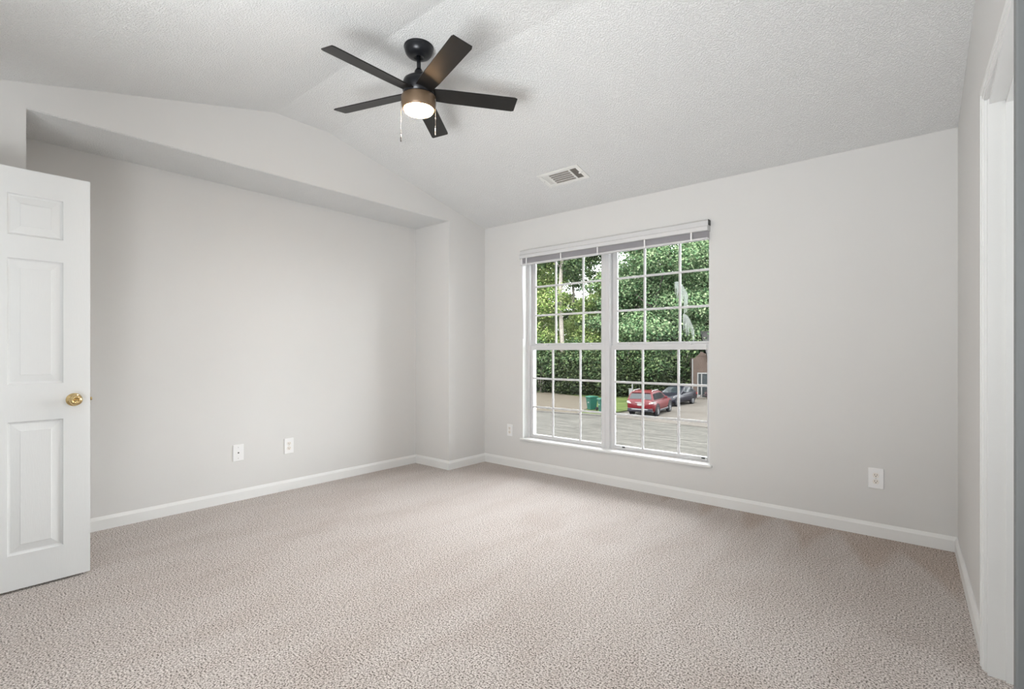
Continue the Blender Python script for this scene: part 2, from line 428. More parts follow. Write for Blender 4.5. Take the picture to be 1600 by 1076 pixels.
for i in (0, 1):
    x0, x1 = SX[i]
    root = empty('window_%d' % (i+1), ((x0+x1)/2, 3.95, WZ0))
    root['kind'] = 'structure'
    side = ('left', 'right')[i]
    tag(root, '%s half of the white double hung window with a grid of bars' % side, 'window')
    def W(mb, name, m, par=None):
        o = mb.build(name, m); o.parent = par or root
        o.location = -root.location if par is None else (0, 0, 0)
        return o
    fr = MB()
    g0, g1 = GU[i]; l0, l1 = GL[i]
    fj = 0.032
    fr.box(x0, x0+fj, YF, 4.03, WZ0, WZ1, 0.002); fr.box(x1-fj, x1, YF, 4.03, WZ0, WZ1, 0.002)
    fr.box(x0+fj, x1-fj, YF, 4.03, WZ0, WZ0+0.018, 0.002); fr.box(x0+fj, x1-fj, YF, 4.03, WZ1-0.03, WZ1, 0.002)
    if i == 0: fr.box(x1-0.052, x1-0.012, YF-0.012, YF+0.02, WZ0, WZ1, 0.003)
    else: fr.box(x0-0.012, x0+0.028, YF-0.012, YF+0.02, WZ0, WZ1, 0.003)
    W(fr, 'window_frame', M['vinyl'])
    up = MB(); a0, a1 = x0+fj-0.004, x1-fj+0.004
    zt = WZ1-0.03
    st0, st1 = g0-a0, a1-g1
    for (mb, y, q0, q1, zb, zt_, rb, rt) in ((up, 3.975, g0, g1, 1.195, zt, 0.036, 0.03),):
        mb.box(a0, q0, y, y+0.02, zb, zt_, 0.002); mb.box(q1, a1, y, y+0.02, zb, zt_, 0.002)
        mb.box(q0, q1, y, y+0.03, zb, zb+rb, 0.002); mb.box(q0, q1, y, y+0.03, zt_-rt, zt_, 0.002)
    us = W(up, 'upper_sash', M['vinyl'])
    lo = MB(); y = 3.940; zb, zt2 = WZ0+0.016, 1.205
    lo.box(a0, l0, y, y+0.022, zb, zt2, 0.003); lo.box(l1, a1, y, y+0.022, zb, zt2, 0.003)
    lo.box(l0, l1, y, y+0.032, zb, 0.332, 0.003); lo.box(l0, l1, y-0.006, y+0.032, 1.165, zt2, 0.003)
    ls = W(lo, 'lower_sash', M['vinyl'])
    p = MB(); p.box(g0-0.005, g1+0.005, 3.988, 3.992, 1.222, zt-0.02); W(p, 'glass_pane', M['glass'], us)
    p = MB(); p.box(l0-0.005, l1+0.005, 3.955, 3.959, 0.325, 1.172); W(p, 'glass_pane', M['glass'], ls)
    W(grille(g0, g1, 1.23, zt-0.03, 3.972, VU[i], (1.506, 1.790)), 'muntin_grille', M['vinyl'], us)
    W(grille(l0, l1, 0.33, 1.167, 3.939, VL[i], (0.604, 0.885)), 'muntin_grille', M['vinyl'], ls)
    for t in (0.18, 0.80):
        k = MB(); xx = l0 + (l1-l0)*t
        k.box(xx-0.035, xx+0.035, 3.936, 3.968, 1.205, 1.213, 0.002)
        k.lathe([(0, 0), (0.013, 0), (0.012, 0.010), (0, 0.012)], 16, Matrix.Translation((xx-0.008, 3.952, 1.212)))
        k.box(xx-0.01, xx+0.032, 3.944, 3.952, 1.213, 1.221, 0.002)
        W(k, 'sash_lock', M['vinyl'], ls)
    if i == 1:
        for xx in (l0+0.085, l1-0.03):
            k = MB(); k.box(xx-0.013, xx+0.013, 3.9345, 3.9405, 0.318, 0.330, 0.0015)
            o = W(k, 'tilt_tab', M['black'], ls); o['label'] = 'small black tab at the foot of the sash'
    if i == 1:
        # dried white drips on the upper glass
        d = MB(); rr = random.Random(3)
        def drip(x, zt_, ln, wd):
            pts = []
            n_ = 10
            for q in range(n_+1):
                tt = q/n_; ww = wd*(1-0.75*tt)*(0.8+0.5*rr.random())
                pts.append((x+ww, zt_-ln*tt))
            lf = []
            for q in range(n_+1):
                tt = q/n_; ww = wd*(1-0.75*tt)*(0.8+0.5*rr.random())
                lf.append((x-ww, zt_-ln*tt))
            pts = pts + lf[::-1]
            d.slab([(px, 3.9872, pz) for px, pz in pts], (0, 0.0006, 0))
        for q in range(16):
            t = q/15
            drip(-1.622+0.10*t, 1.715-0.11*t*t+0.01*rr.random(), 0.05+0.10*rr.random(), 0.006)
        for q in range(7): drip(-1.55+0.03*rr.random(), 1.62-0.05*rr.random(), 0.10+0.06*rr.random(), 0.004)
        for q in range(14):
            t = q/13
            drip(-1.555+0.085*t, 1.455-0.13*t*t, 0.06+0.12*rr.random(), 0.0035)
        mm = bpy.data.materials.new('dried_white_film'); mm.use_nodes = True
        n_ = mm.node_tree.nodes; l_ = mm.node_tree.links; bb = n_['Principled BSDF']
        bb.inputs['Base Color'].default_value = (0.75, 0.8, 0.78, 1); bb.inputs['Roughness'].default_value = 0.7
        nz = n_.new('ShaderNodeTexNoise'); nz.inputs['Scale'].default_value = 90
        rp = n_.new('ShaderNodeValToRGB'); rp.color_ramp.elements[0].position = 0.4; rp.color_ramp.elements[1].position = 0.62
        rp.color_ramp.elements[0].color = (0.12,)*3+(1,); rp.color_ramp.elements[1].color = (0.75,)*3+(1,)
        l_.new(nz.outputs['Fac'], rp.inputs['Fac']); l_.new(rp.outputs['Color'], bb.inputs['Alpha'])
        o = W(d, 'dried_drip', mm, us); o['label'] = 'dried white drips down the glass'
# reveal lining and stool
b = MB()
b.box(WX0-0.0, WX0+0.003, YW+0.001, YF+0.002, WZ0, WZ1); b.box(WX1-0.003, WX1, YW+0.001, YF+0.002, WZ0, WZ1); b.box(WX0, WX1, YW+0.001, YF+0.002, WZ1-0.003, WZ1)
b.box(WX0-0.02, WX1+0.02, YW-0.024, YW+0.002, WZ0-0.006, WZ0+0.014, 0.005)
b.box(WX0, WX1, YW, YF+0.03, WZ0-0.008, WZ0+0.013)
struct(b.build('trim_3', M['trim']), 'white window sill and reveal lining around the double window', 'window sill')

# ------------------------------------------------------------------ raised blind
bl = empty('mini_blind', (-2.2, 3.83, 2.0))
tag(bl, 'raised white mini blind bunched up at the top of the window', 'blind')
def part(mb, name, m, root, par=None, label=None):
    o = mb.build(name, m); o.parent = par or root
    if par is None: o.location = -Vector(root.location)
    if label: o['label'] = label
    return o
BX0, BX1 = -3.105, -1.295
v = MB()
v.prism([(3.845, 2.052), (3.845, 2.132), (3.806, 2.132), (3.800, 2.126), (3.796, 2.090), (3.786, 2.084), (3.786, 2.058), (3.792, 2.052)], 'x', BX0, BX1, 0.0012)
part(v, 'valance', M['vinyl'], bl)
v = MB(); v.box(BX1, BX1+0.003, 3.797, 3.845, 2.094, 2.134); part(v, 'end_cap', M['black'], bl, label='black end cap of the headrail')
v = MB()
for k in range(9):
    z = 2.004 + k*0.0052; s_ = 0.0015*math.sin(k*2.1)
    v.prism([(3.800+s_, z), (3.815+s_, z+0.0022), (3.835+s_, z), (3.835+s_, z+0.0012), (3.815+s_, z+0.0034), (3.800+s_, z+0.0012)], 'x', BX0+0.004, BX1-0.004)
part(v, 'slat_stack', M['slat'], bl)
v = MB(); v.box(BX0+0.003, BX1-0.003, 3.798, 3.838, 1.988, 2.003, 0.004); part(v, 'bottom_rail', M['vinyl'], bl)
for x in (-3.08, -3.02, -2.62, -2.235, -1.80, -1.42):
    v = MB(); v.box(x-0.006, x+0.006, 3.795, 3.7965, 1.988, 2.056); v.box(x-0.004, x+0.004, 3.790, 3.797, 1.988, 1.994)
    part(v, 'ladder_tape', M['plate'], bl)
v = MB(); v.tube([(-3.075, 3.803, 2.06), (-3.075, 3.800, 1.9), (-3.060, 3.800, 1.30)], 0.0035, 8)
v.lathe([(0, 0), (0.006, 0.004), (0.005, 0.03), (0, 0.034)], 10, Matrix.Translation((-3.060, 3.800, 1.272)))
part(v, 'tilt_wand', M['slat'], bl)

# ------------------------------------------------------------------ left door
DX = -3.36
dr = MB()
yh, yl, z0, z1 = -0.226, 0.583, 0.012, 2.030
SL = 0.105
cols = [(0.277, 0.478), (-0.122, 0.080)]
rows = [(0.177, 0.813), (0.992, 1.597), (1.709, 1.906)]
ys = sorted({yh, yl, *[q for c_ in cols for q in c_]}); zs = sorted({z0, z1, *[q for c_ in rows for q in c_]})
def door_face(x, sgn):
    bm = dr.bm
    for a, b_ in zip(ys, ys[1:]):
        for c_, d_ in zip(zs, zs[1:]):
            if (a, b_) in [tuple(sorted(k)) for k in cols] and (c_, d_) in rows:
                lv = [(0, 0), (0.004, -0.006), (0.018, -0.0095), (0.040, -0.0095), (0.066, -0.002)] if False else [(0, 0), (0.005, -0.008), (0.011, -0.0105), (0.044, -0.0028), (0.046, -0.0015)]
                rings = []
                for ins, dp in lv:
                    xx = x + sgn*dp
                    rings.append([bm.verts.new((xx, a+ins, c_+ins)), bm.verts.new((xx, b_-ins, c_+ins)), bm.verts.new((xx, b_-ins, d_-ins)), bm.verts.new((xx, a+ins, d_-ins))])
                for A, B in zip(rings, rings[1:]):
                    for k in range(4): bm.faces.new((A[k], A[(k+1) % 4], B[(k+1) % 4], B[k]))
                bm.faces.new(rings[-1])
            else:
                bm.faces.new([bm.verts.new((x, a, c_)), bm.verts.new((x, b_, c_)), bm.verts.new((x, b_, d_)), bm.verts.new((x, a, d_))])
door_face(DX, 1); door_face(DX-0.035, -1)
bm = dr.bm
for q in ([(DX, yh, z0), (DX, yl, z0), (DX-0.035, yl, z0), (DX-0.035, yh, z0)], [(DX, yh, z1), (DX, yl, z1), (DX-0.035, yl, z1), (DX-0.035, yh, z1)],
          [(DX, yl, z0), (DX, yl, z1), (DX-0.035, yl, z1), (DX-0.035, yl, z0)], [(DX, yh, z0), (DX, yh, z1), (DX-0.035, yh, z1), (DX-0.035, yh, z0)]):
    dr.poly(q)
bmesh.ops.remove_doubles(bm, verts=bm.verts, dist=1e-5)
bmesh.ops.recalc_face_normals(bm, faces=bm.faces)
door = dr.build('door_1', M['door'])
struct(door, 'white six panel door standing open in front of the left wall', 'door')
KY, KZ = 0.519, 0.905
KM = Matrix.Translation((DX, KY, KZ)) @ Matrix.Rotation(PI/2, 4, 'Y')
k = MB()
k.lathe([(0, -0.001), (0.033, -0.001), (0.033, 0.003), (0.028, 0.008), (0.013, 0.011), (0.011, 0.028), (0.016, 0.034), (0.024, 0.040), (0.0265, 0.048), (0.024, 0.056), (0.016, 0.061), (0.012, 0.0615), (0.0105, 0.058), (0, 0.058)], 36, KM)
knob = part(k, 'door_knob', M['brass'], None, door, 'round polished brass door knob'); knob.location = (0, 0, 0)
k = MB(); k.box(-0.002, 0.002, -0.0075, 0.0075, 0.056, 0.063, 0.0008, M=KM); o = k.build('lock_button', M['brass']); o.parent = knob
k = MB(); k.box(DX-0.030, DX-0.005, yl-0.0005, yl+0.0015, KZ-0.028, KZ+0.028, 0.0004)
k.box(DX-0.024, DX-0.012, yl, yl+0.011, KZ-0.008, KZ+0.008, 0.003)
o = k.build('latch_plate', M['brass']); o.parent = door

# ------------------------------------------------------------------ ceiling fan
FX, FY = -2.22, 1.82
fan = empty('ceiling_fan', (FX, FY, 2.86))
tag(fan, 'black five blade ceiling fan with a lit round lamp', 'ceiling fan')
def fpart(mb, name, m, par=None, label=None):
    o = mb.build(name, m); o.parent = par or fan
    if label: o['label'] = label
    return o
Z = lambda z: z-2.86
k = MB(); k.lathe([(0, Z(2.866)), (0.080, Z(2.866)), (0.083, Z(2.853)), (0.0795, Z(2.8495)), (0.0795, Z(2.848)), (0.0785, Z(2.838)), (0.074, Z(2.824)), (0.064, Z(2.811)), (0.048, Z(2.803)), (0.030, Z(2.799)), (0.024, Z(2.799)), (0.02, Z(2.806)), (0, Z(2.807))], 40)
fpart(k, 'canopy', M['fan_black'])
k = MB(); k.tube([(0, 0, Z(2.82)), (0, 0, Z(2.70))], 0.0115, 16)
k.lathe([(0, Z(2.735)), (0.016, Z(2.735)), (0.024, Z(2.72)), (0.030, Z(2.69)), (0.030, Z(2.68)), (0, Z(2.68))], 24)
fpart(k, 'downrod', M['fan_black'])
k = MB(); k.lathe([(0, Z(2.692)), (0.030, Z(2.692)), (0.062, Z(2.684)), (0.083, Z(2.668)), (0.090, Z(2.645)), (0.090, Z(2.612)), (0.086, Z(2.606)), (0.086, Z(2.575)), (0, Z(2.575))], 48)
fpart(k, 'motor_housing', M['fan_black'])
k = MB(); k.lathe([(0, Z(2.578)), (0.094, Z(2.578)), (0.0965, Z(2.574)), (0.0965, Z(2.545)), (0.094, Z(2.520)), (0.089, Z(2.508)), (0.086, Z(2.506)), (0.084, Z(2.512)), (0, Z(2.512))], 48)
ring = fpart(k, 'light_ring', M['fan_bronze'], label='bronze toned ring around the lamp')
k = MB(); k.lathe([(0, Z(2.511)), (0.081, Z(2.511)), (0.081, Z(2.503)), (0.076, Z(2.494)), (0.055, Z(2.487)), (0.025, Z(2.4845)), (0, Z(2.484))], 48)
fpart(k, 'lamp_diffuser', M['lamp'], label='glowing warm white round lamp lens')
PITCH = math.radians(-13)
for n_ in range(5):
    a = math.radians(-90.1 + 72*n_)
    R_ = Matrix.Rotation(a, 4, 'Z') @ Matrix.Translation((0, 0, Z(2.600))) @ Matrix.Rotation(PITCH, 4, 'X')
    k = MB()
    n0 = len(k.bm.verts)
    pts = [(0.070, -0.046), (0.17, -0.052), (0.545, -0.056), (0.560, -0.050), (0.560, 0.050), (0.545, 0.056), (0.17, 0.052), (0.070, 0.046)]
    k.prism(pts, 'z', -0.003, 0.003, 0.001)
    bmesh.ops.transform(k.bm, matrix=R_, verts=list(k.bm.verts))
    bld = fpart(k, 'blade', M['fan_blade'])
    k = MB(); k.box(0.06, 0.13, -0.022, 0.022, 0.003, 0.009, 0.001, M=R_)
    fpart(k, 'blade_iron', M['fan_black'], bld)
def chain(dx, dy, ztop, zbot, m_p):
    k = MB(); z = ztop
    k.tube([(dx*0.94, dy*0.94, Z(ztop)), (dx*1.03, dy*1.03, Z(ztop)), (dx*1.05, dy*1.05, Z(ztop-0.006))], 0.0022, 8)
    k.tube([(dx*1.05, dy*1.05, Z(ztop-0.006)), (dx*1.05, dy*1.05, Z(zbot+0.04))], 0.0009, 6)
    zz = ztop-0.008
    while zz > zbot+0.04:
        bmesh.ops.create_icosphere(k.bm, subdivisions=1, radius=0.0017, matrix=Matrix.Translation((dx*1.05, dy*1.05, Z(zz)))); zz -= 0.0055
    o = fpart(k, 'pull_chain', M['chain'])
    k = MB(); k.lathe([(0, Z(zbot+0.042)), (0.0022, Z(zbot+0.042)), (0.0036, Z(zbot+0.034)), (0.0036, Z(zbot+0.004)), (0.002, Z(zbot)), (0, Z(zbot))], 12, Matrix.Translation((dx*1.05, dy*1.05, 0)))
    fpart(k, 'chain_pendant', m_p, o)
rx, ry = math.cos(YAW), math.sin(YAW)
chain(-0.0955*rx, -0.0955*ry, 2.556, 2.328, M['black'])
chain(0.093*rx+0.02*ry, 0.093*ry-0.02*rx, 2.556, 2.355, M['chain'])

# ------------------------------------------------------------------ ceiling register
sl = math.atan(0.2383)
vt = empty('air_register', (-2.285, 3.345, 2.855-(3.345-2.085)*0.2383))
vt.rotation_euler = (-sl, 0, 0)
tag(vt, 'white rectangular air register in the ceiling slope above the window', 'air vent')
def vpart(mb, name, m, par=None, label=None):
    o = mb.build(name, m); o.parent = par or vt
    if label: o['label'] = label
    return o
# local: x along width, y down slope, z up (face at z=-0.006)
hw, hd = 0.195, 0.098
wins = [(-0.165, -0.118), (-0.098, 0.088), (0.104, 0.160)]
wy = 0.068
k = MB()
xs = [-hw] + [q for w_ in wins for q in w_] + [hw]
k.box(-hw, hw, -hd, -wy, -0.006, 0.0, 0.002); k.box(-hw, hw, wy, hd, -0.006, 0.0, 0.002)
for q in range(0, len(xs), 2): k.box(xs[q], xs[q+1], -wy, wy, -0.006, 0.0)
vpart(k, 'face_plate', M['vent'])
k = MB()
k.box(-0.17, 0.165, -0.072, 0.072, 0.001, 0.004)
vpart(k, 'damper_box', M['slot'], label='dark duct opening')
def louvers(x0, x1, n_, along_x, tilt, m, name, cross=0):
    k = MB()
    if along_x:
        for q in range(n_):
            yy = -wy + (q+0.5)*2*wy/n_
            k.box(x0, x1, -0.009, 0.009, -0.0005, 0.0005, M=Matrix.Translation((0, yy, -0.001)) @ Matrix.Rotation(tilt, 4, 'X'))
    else:
        for q in range(n_):
            xx = x0 + (q+0.5)*(x1-x0)/n_
            k.box(-0.0045, 0.0045, -wy, wy, -0.0005, 0.0005, M=Matrix.Translation((xx, 0, -0.0015)) @ Matrix.Rotation(tilt, 4, 'Y'))
        for q in range(cross):
            yy = -wy + (q+1)*2*wy/(cross+1)
            k.box(x0, x1, yy-0.001, yy+0.001, -0.003, 0.0)
    return vpart(k, name, m)
louvers(wins[0][0], wins[0][1], 6, False, 0.25, M['vent'], 'louver_bank')
louvers(wins[1][0], wins[1][1], 5, True, -0.9, M['damper'], 'louver_bank')['label'] = 'grey wide louvers of the middle bank'
louvers(wins[2][0], wins[2][1], 6, False, -1.0, M['damper'], 'louver_bank', 4)['label'] = 'dark fine grid of the right bank'
k = MB(); k.box(0.150, 0.172, -0.006, 0.006, -0.012, -0.004, 0.001); vpart(k, 'damper_lever', M['vent'])
for sx in (-0.181, 0.181):
    k = MB(); k.lathe([(0, -0.0085), (0.004, -0.008), (0.005, -0.006), (0, -0.005)], 12, Matrix.Translation((sx, 0, 0))); vpart(k, 'screw', M['steel'])

# ------------------------------------------------------------------ outlets (local: plate in xz, facing -y)
def plate_root(name, loc, rz, label, cat):
    r = empty(name, loc, rz); tag(r, label, cat); return r
def pp(mb, name, m, r, label=None):
    o = mb.build(name, m); o.parent = r
    if label: o['label'] = label
    return o
def cover(r, w_, h_):
    k = MB(); k.box(-w_/2, w_/2, -0.0065, 0.0, -h_/2, h_/2, 0.003); pp(k, 'cover_plate', M['plate'], r)
def receptacle(r, zc):
    k = MB()
    pts = []
    for q in range(28):
        a = 2*PI*q/28; pts.append((0.0168*math.cos(a), zc + max(-0.0145, min(0.0145, 0.0175*math.sin(a)))))
    k.prism(pts, 'y', -0.0088, -0.003)
    o = pp(k, 'socket', M['ivory'], r)
    k = MB()
    k.box(-0.0072, -0.0050, -0.0095, -0.0086, zc-0.001, zc+0.0078); k.box(0.0050, 0.0072, -0.0095, -0.0086, zc, zc+0.0072)
    k.box(-0.0024, 0.0024, -0.0095, -0.0086, zc-0.0088, zc-0.0042)
    s_ = k.build('slots', M['slot']); s_.parent = o
def outlet(loc, rz, label, w_=0.079, h_=0.127):
    r = plate_root('wall_outlet', loc, rz, label, 'outlet'); cover(r, w_, h_)
    receptacle(r, 0.0195); receptacle(r, -0.0195)
    k = MB(); k.lathe([(0, 0), (0.0032, 0), (0.0028, 0.0012), (0, 0.0016)], 12, Matrix.Translation((0, -0.0062, 0)) @ Matrix.Rotation(PI/2, 4, 'X')); pp(k, 'screw', M['steel'], r)
    return r
outlet((XA, 2.000, 0.366), PI/2, 'white double outlet on the left recess wall, right of the cable plate')
outlet((-3.272, YW, 0.361), 0, 'small pale outlet on the far wall between corner and window', 0.070, 0.118)
outlet((-0.284, YW, 0.362), 0, 'white double outlet on the far wall right of the window')
r = plate_root('cable_wall_plate', (XA, 1.603, 0.369), PI/2, 'white wall plate with one dark centre hole on the left recess wall', 'wall plate')
cover(r, 0.079, 0.127)
k = MB(); k.lathe([(0, 0), (0.0055, 0), (0.0055, 0.003), (0.0042, 0.004), (0, 0.004)], 16, Matrix.Translation((0, -0.006, 0)) @ Matrix.Rotation(PI/2, 4, 'X')); pp(k, 'cable_jack', M['black'], r)
for zz in (-0.042, 0.042):
    k = MB(); k.lathe([(0, 0), (0.0035, 0), (0.003, 0.0012), (0, 0.0016)], 12, Matrix.Translation((0, -0.0062, zz)) @ Matrix.Rotation(PI/2, 4, 'X')); pp(k, 'screw', M['steel'], r)

# ------------------------------------------------------------------ outdoors (one storey below)
G = -3.0
KA = 0.58          # lower outdoor exposure put into the colours, against the strong sky
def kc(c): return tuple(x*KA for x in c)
def kb(c): return tuple(x*1.0 for x in c)
def ground_mat(name, c0, c1, scale, stretch=(1, 1, 1), rough=0.9, c2=None, fine=30.0):
    m = bpy.data.materials.new(name); m.use_nodes = True
    n = m.node_tree.nodes; l = m.node_tree.links; b = n['Principled BSDF']
    b.inputs['Roughness'].default_value = rough; b.inputs['Specular IOR Level'].default_value = 0.05
    tc = n.new('ShaderNodeTexCoord'); mp = n.new('ShaderNodeMapping'); mp.inputs['Scale'].default_value = stretch
    l.new(tc.outputs['Object'], mp.inputs['Vector'])
    a = n.new('ShaderNodeTexNoise'); a.inputs['Scale'].default_value = scale; a.inputs['Detail'].default_value = 6; a.inputs['Roughness'].default_value = 0.65
    l.new(mp.outputs['Vector'], a.inputs['Vector'])
    r = n.new('ShaderNodeValToRGB'); e = r.color_ramp.elements
    e[0].position = 0.35; e[0].color = kc(c0) + (1,); e[1].position = 0.65; e[1].color = kc(c1) + (1,)
    l.new(a.outputs['Fac'], r.inputs['Fac'])
    f2 = n.new('ShaderNodeTexNoise'); f2.inputs['Scale'].default_value = fine; f2.inputs['Detail'].default_value = 2
    l.new(tc.outputs['Object'], f2.inputs['Vector'])
    r2 = n.new('ShaderNodeValToRGB'); r2.color_ramp.elements[0].color = (0.62, 0.62, 0.62, 1); r2.color_ramp.elements[1].color = (1, 1, 1, 1)
    r2.color_ramp.elements[0].position = 0.3; r2.color_ramp.elements[1].position = 0.7
    l.new(f2.outputs['Fac'], r2.inputs['Fac'])
    mx = n.new('ShaderNodeMixRGB'); mx.blend_type = 'MULTIPLY'; mx.inputs['Fac'].default_value = 1
    l.new(r.outputs['Color'], mx.inputs['Color1']); l.new(r2.outputs['Color'], mx.inputs['Color2'])
    l.new(mx.outputs['Color'], b.inputs['Base Color'])
    return m
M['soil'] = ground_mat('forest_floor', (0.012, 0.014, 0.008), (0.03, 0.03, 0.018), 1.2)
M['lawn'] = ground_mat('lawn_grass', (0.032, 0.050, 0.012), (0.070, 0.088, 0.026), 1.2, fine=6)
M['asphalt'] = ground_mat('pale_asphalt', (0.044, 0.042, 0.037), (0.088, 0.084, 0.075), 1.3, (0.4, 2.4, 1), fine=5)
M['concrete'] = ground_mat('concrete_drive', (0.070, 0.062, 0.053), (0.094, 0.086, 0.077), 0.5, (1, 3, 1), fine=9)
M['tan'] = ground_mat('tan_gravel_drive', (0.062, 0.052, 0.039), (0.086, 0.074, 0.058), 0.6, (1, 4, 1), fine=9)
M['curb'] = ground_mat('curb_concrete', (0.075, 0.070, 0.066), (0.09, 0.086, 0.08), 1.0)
def flat(name, pts, z, m, label, cat, thick=0.3):
    k = MB(); k.slab([(x, y, z) for x, y in pts], (0, 0, -thick))
    return struct(k.build(name, m), label, cat)
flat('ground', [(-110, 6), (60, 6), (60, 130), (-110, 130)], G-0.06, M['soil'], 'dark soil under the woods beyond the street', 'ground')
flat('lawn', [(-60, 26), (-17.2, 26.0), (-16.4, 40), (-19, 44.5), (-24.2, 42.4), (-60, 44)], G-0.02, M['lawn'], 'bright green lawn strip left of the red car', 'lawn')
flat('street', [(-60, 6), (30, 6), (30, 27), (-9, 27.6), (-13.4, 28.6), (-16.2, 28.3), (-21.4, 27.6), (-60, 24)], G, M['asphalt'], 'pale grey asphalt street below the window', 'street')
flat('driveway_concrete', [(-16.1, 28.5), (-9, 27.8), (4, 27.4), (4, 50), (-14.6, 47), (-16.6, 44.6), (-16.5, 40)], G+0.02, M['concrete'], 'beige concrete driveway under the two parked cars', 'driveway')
flat('driveway_tan', [(-60, 24.6), (-21.4, 28.2), (-18.3, 28.6), (-19.6, 32), (-22.6, 38.6), (-34, 42.6), (-60, 47)], G+0.02, M['tan'], 'tan paved area beyond the left half of the street', 'driveway')
k = MB()
def curb(mb, pts, w_=0.3, h_=0.11):
    for (a, b_) in zip(pts, pts[1:]):
        a = Vector((*a, 0)); b_ = Vector((*b_, 0)); t = (b_-a).normalized(); nn = Vector((-t.y, t.x, 0))*w_
        mb.slab([a+Vector((0, 0, G)), b_+Vector((0, 0, G)), b_+nn+Vector((0, 0, G)), a+nn+Vector((0, 0, G))], (0, 0, h_))
curb(k, [(-60, 23.9), (-21.4, 27.55), (-18.2, 28.15)], 0.25, 0.05)
curb(k, [(-18.2, 28.15), (-16.2, 28.25), (-15.6, 28.4)], 0.35, 0.08)
struct(k.build('trim_4', M['curb']), 'low concrete curb along the far edge of the street', 'curb')

# leaf crowns
def leaf_mat(name, cols, transl=0.25):
    m = bpy.data.materials.new(name); m.use_nodes = True
    n = m.node_tree.nodes; l = m.node_tree.links; b = n['Principled BSDF']
    b.inputs['Roughness'].default_value = 0.65; b.inputs['Specular IOR Level'].default_value = 0.06
    g = n.new('ShaderNodeNewGeometry'); r = n.new('ShaderNodeValToRGB'); r.color_ramp.interpolation = 'LINEAR'
    e = r.color_ramp.elements; cols = [(c_[0]*1.0, c_[1]*0.98, c_[2]*1.32) for c_ in cols]
    e[0].color = cols[0] + (1,); e[1].color = cols[-1] + (1,)
    for q, c_ in enumerate(cols[1:-1]):
        k_ = e.new((q+1)/(len(cols)-1)); k_.color = c_ + (1,)
    l.new(g.outputs['Random Per Island'], r.inputs['Fac'])
    l.new(r.outputs['Color'], b.inputs['Base Color'])
    t = n.new('ShaderNodeBsdfTranslucent'); l.new(r.outputs['Color'], t.inputs['Color'])
    mx = n.new('ShaderNodeMixShader'); mx.inputs['Fac'].default_value = transl
    out = n['Material Output']
    l.new(b.outputs[0], mx.inputs[1]); l.new(t.outputs[0], mx.inputs[2]); l.new(mx.outputs[0], out.inputs['Surface'])
    return m
M['leaf_bright'] = leaf_mat('maple_leaves', [(0.018, 0.044, 0.014), (0.044, 0.084, 0.028), (0.085, 0.130, 0.046), (0.145, 0.18, 0.078)])
M['leaf_light'] = leaf_mat('light_leaves', [(0.035, 0.075, 0.012), (0.075, 0.12, 0.022), (0.13, 0.17, 0.04), (0.19, 0.21, 0.07)])
M['leaf_dark'] = leaf_mat('pine_leaves', [(0.010, 0.024, 0.007), (0.022, 0.042, 0.013), (0.040, 0.064, 0.020), (0.075, 0.098, 0.034)])
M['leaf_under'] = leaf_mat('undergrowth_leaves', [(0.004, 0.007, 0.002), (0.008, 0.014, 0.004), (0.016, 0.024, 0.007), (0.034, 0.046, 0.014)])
M['leaf_red'] = leaf_mat('reddish_leaves', [(0.03, 0.012, 0.012), (0.06, 0.02, 0.02), (0.035, 0.04, 0.015), (0.09, 0.04, 0.035)])
M['bark'] = mat('grey_bark', kb((0.125, 0.112, 0.095)), 0.9, var=0.4, vscale=6)
M['bark_dark'] = mat('dark_bark', kb((0.030, 0.025, 0.020)), 0.9, var=0.4, vscale=6)

def leaf_mesh(name, blobs, n_leaf, size, seed, m):
    """blobs: (cx,cy,cz,rx,ry,rz); leaves scattered in clumps on and just inside the blobs"""
    g = np.random.default_rng(seed)
    vol = np.array([b_[3]*b_[4]+b_[4]*b_[5]+b_[3]*b_[5] for b_ in blobs]); vol = vol/vol.sum()
    P = []; Nn = []
    for b_, fr in zip(blobs, vol):
        n_cl = max(4, int(n_leaf*fr/26))
        d = g.normal(size=(n_cl, 3)); d /= np.linalg.norm(d, axis=1)[:, None]
        rad = 1 - 0.5*g.random(n_cl)**2.2
        cc = np.array(b_[:3]) + d*rad[:, None]*np.array(b_[3:])
        k = int(n_leaf*fr)
        ci = g.integers(0, n_cl, k)
        off = g.normal(size=(k, 3))*np.array([0.42, 0.42, 0.26])*1.0
        P.append(cc[ci] + off); Nn.append(d[ci]*0.5 + np.array([0, 0, 0.75]))
    P = np.concatenate(P); Nn = np.concatenate(Nn); k = len(P)
    nn = Nn + g.normal(size=(k, 3))*0.55; nn /= np.linalg.norm(nn, axis=1)[:, None]
    t = np.cross(nn, g.normal(size=(k, 3))); t /= np.linalg.norm(t, axis=1)[:, None]
    u = np.cross(nn, t)
    s = size*(0.6+0.8*g.random(k))[:, None]
    V = np.empty((k, 4, 3))
    V[:, 0] = P - t*s*0.75; V[:, 1] = P + u*s*0.48 + nn*s*0.12; V[:, 2] = P + t*s*0.75; V[:, 3] = P - u*s*0.48 + nn*s*0.12
    me = bpy.data.meshes.new(name)
    me.vertices.add(4*k); me.vertices.foreach_set('co', V.reshape(-1))
    me.loops.add(4*k); me.loops.foreach_set('vertex_index', np.arange(4*k, dtype=np.int32))
    me.polygons.add(k); me.polygons.foreach_set('loop_start', np.arange(0, 4*k, 4, dtype=np.int32)); me.polygons.foreach_set('loop_total', np.full(k, 4, dtype=np.int32))
    me.update(); me.validate(); me.materials.append(m)
    return me
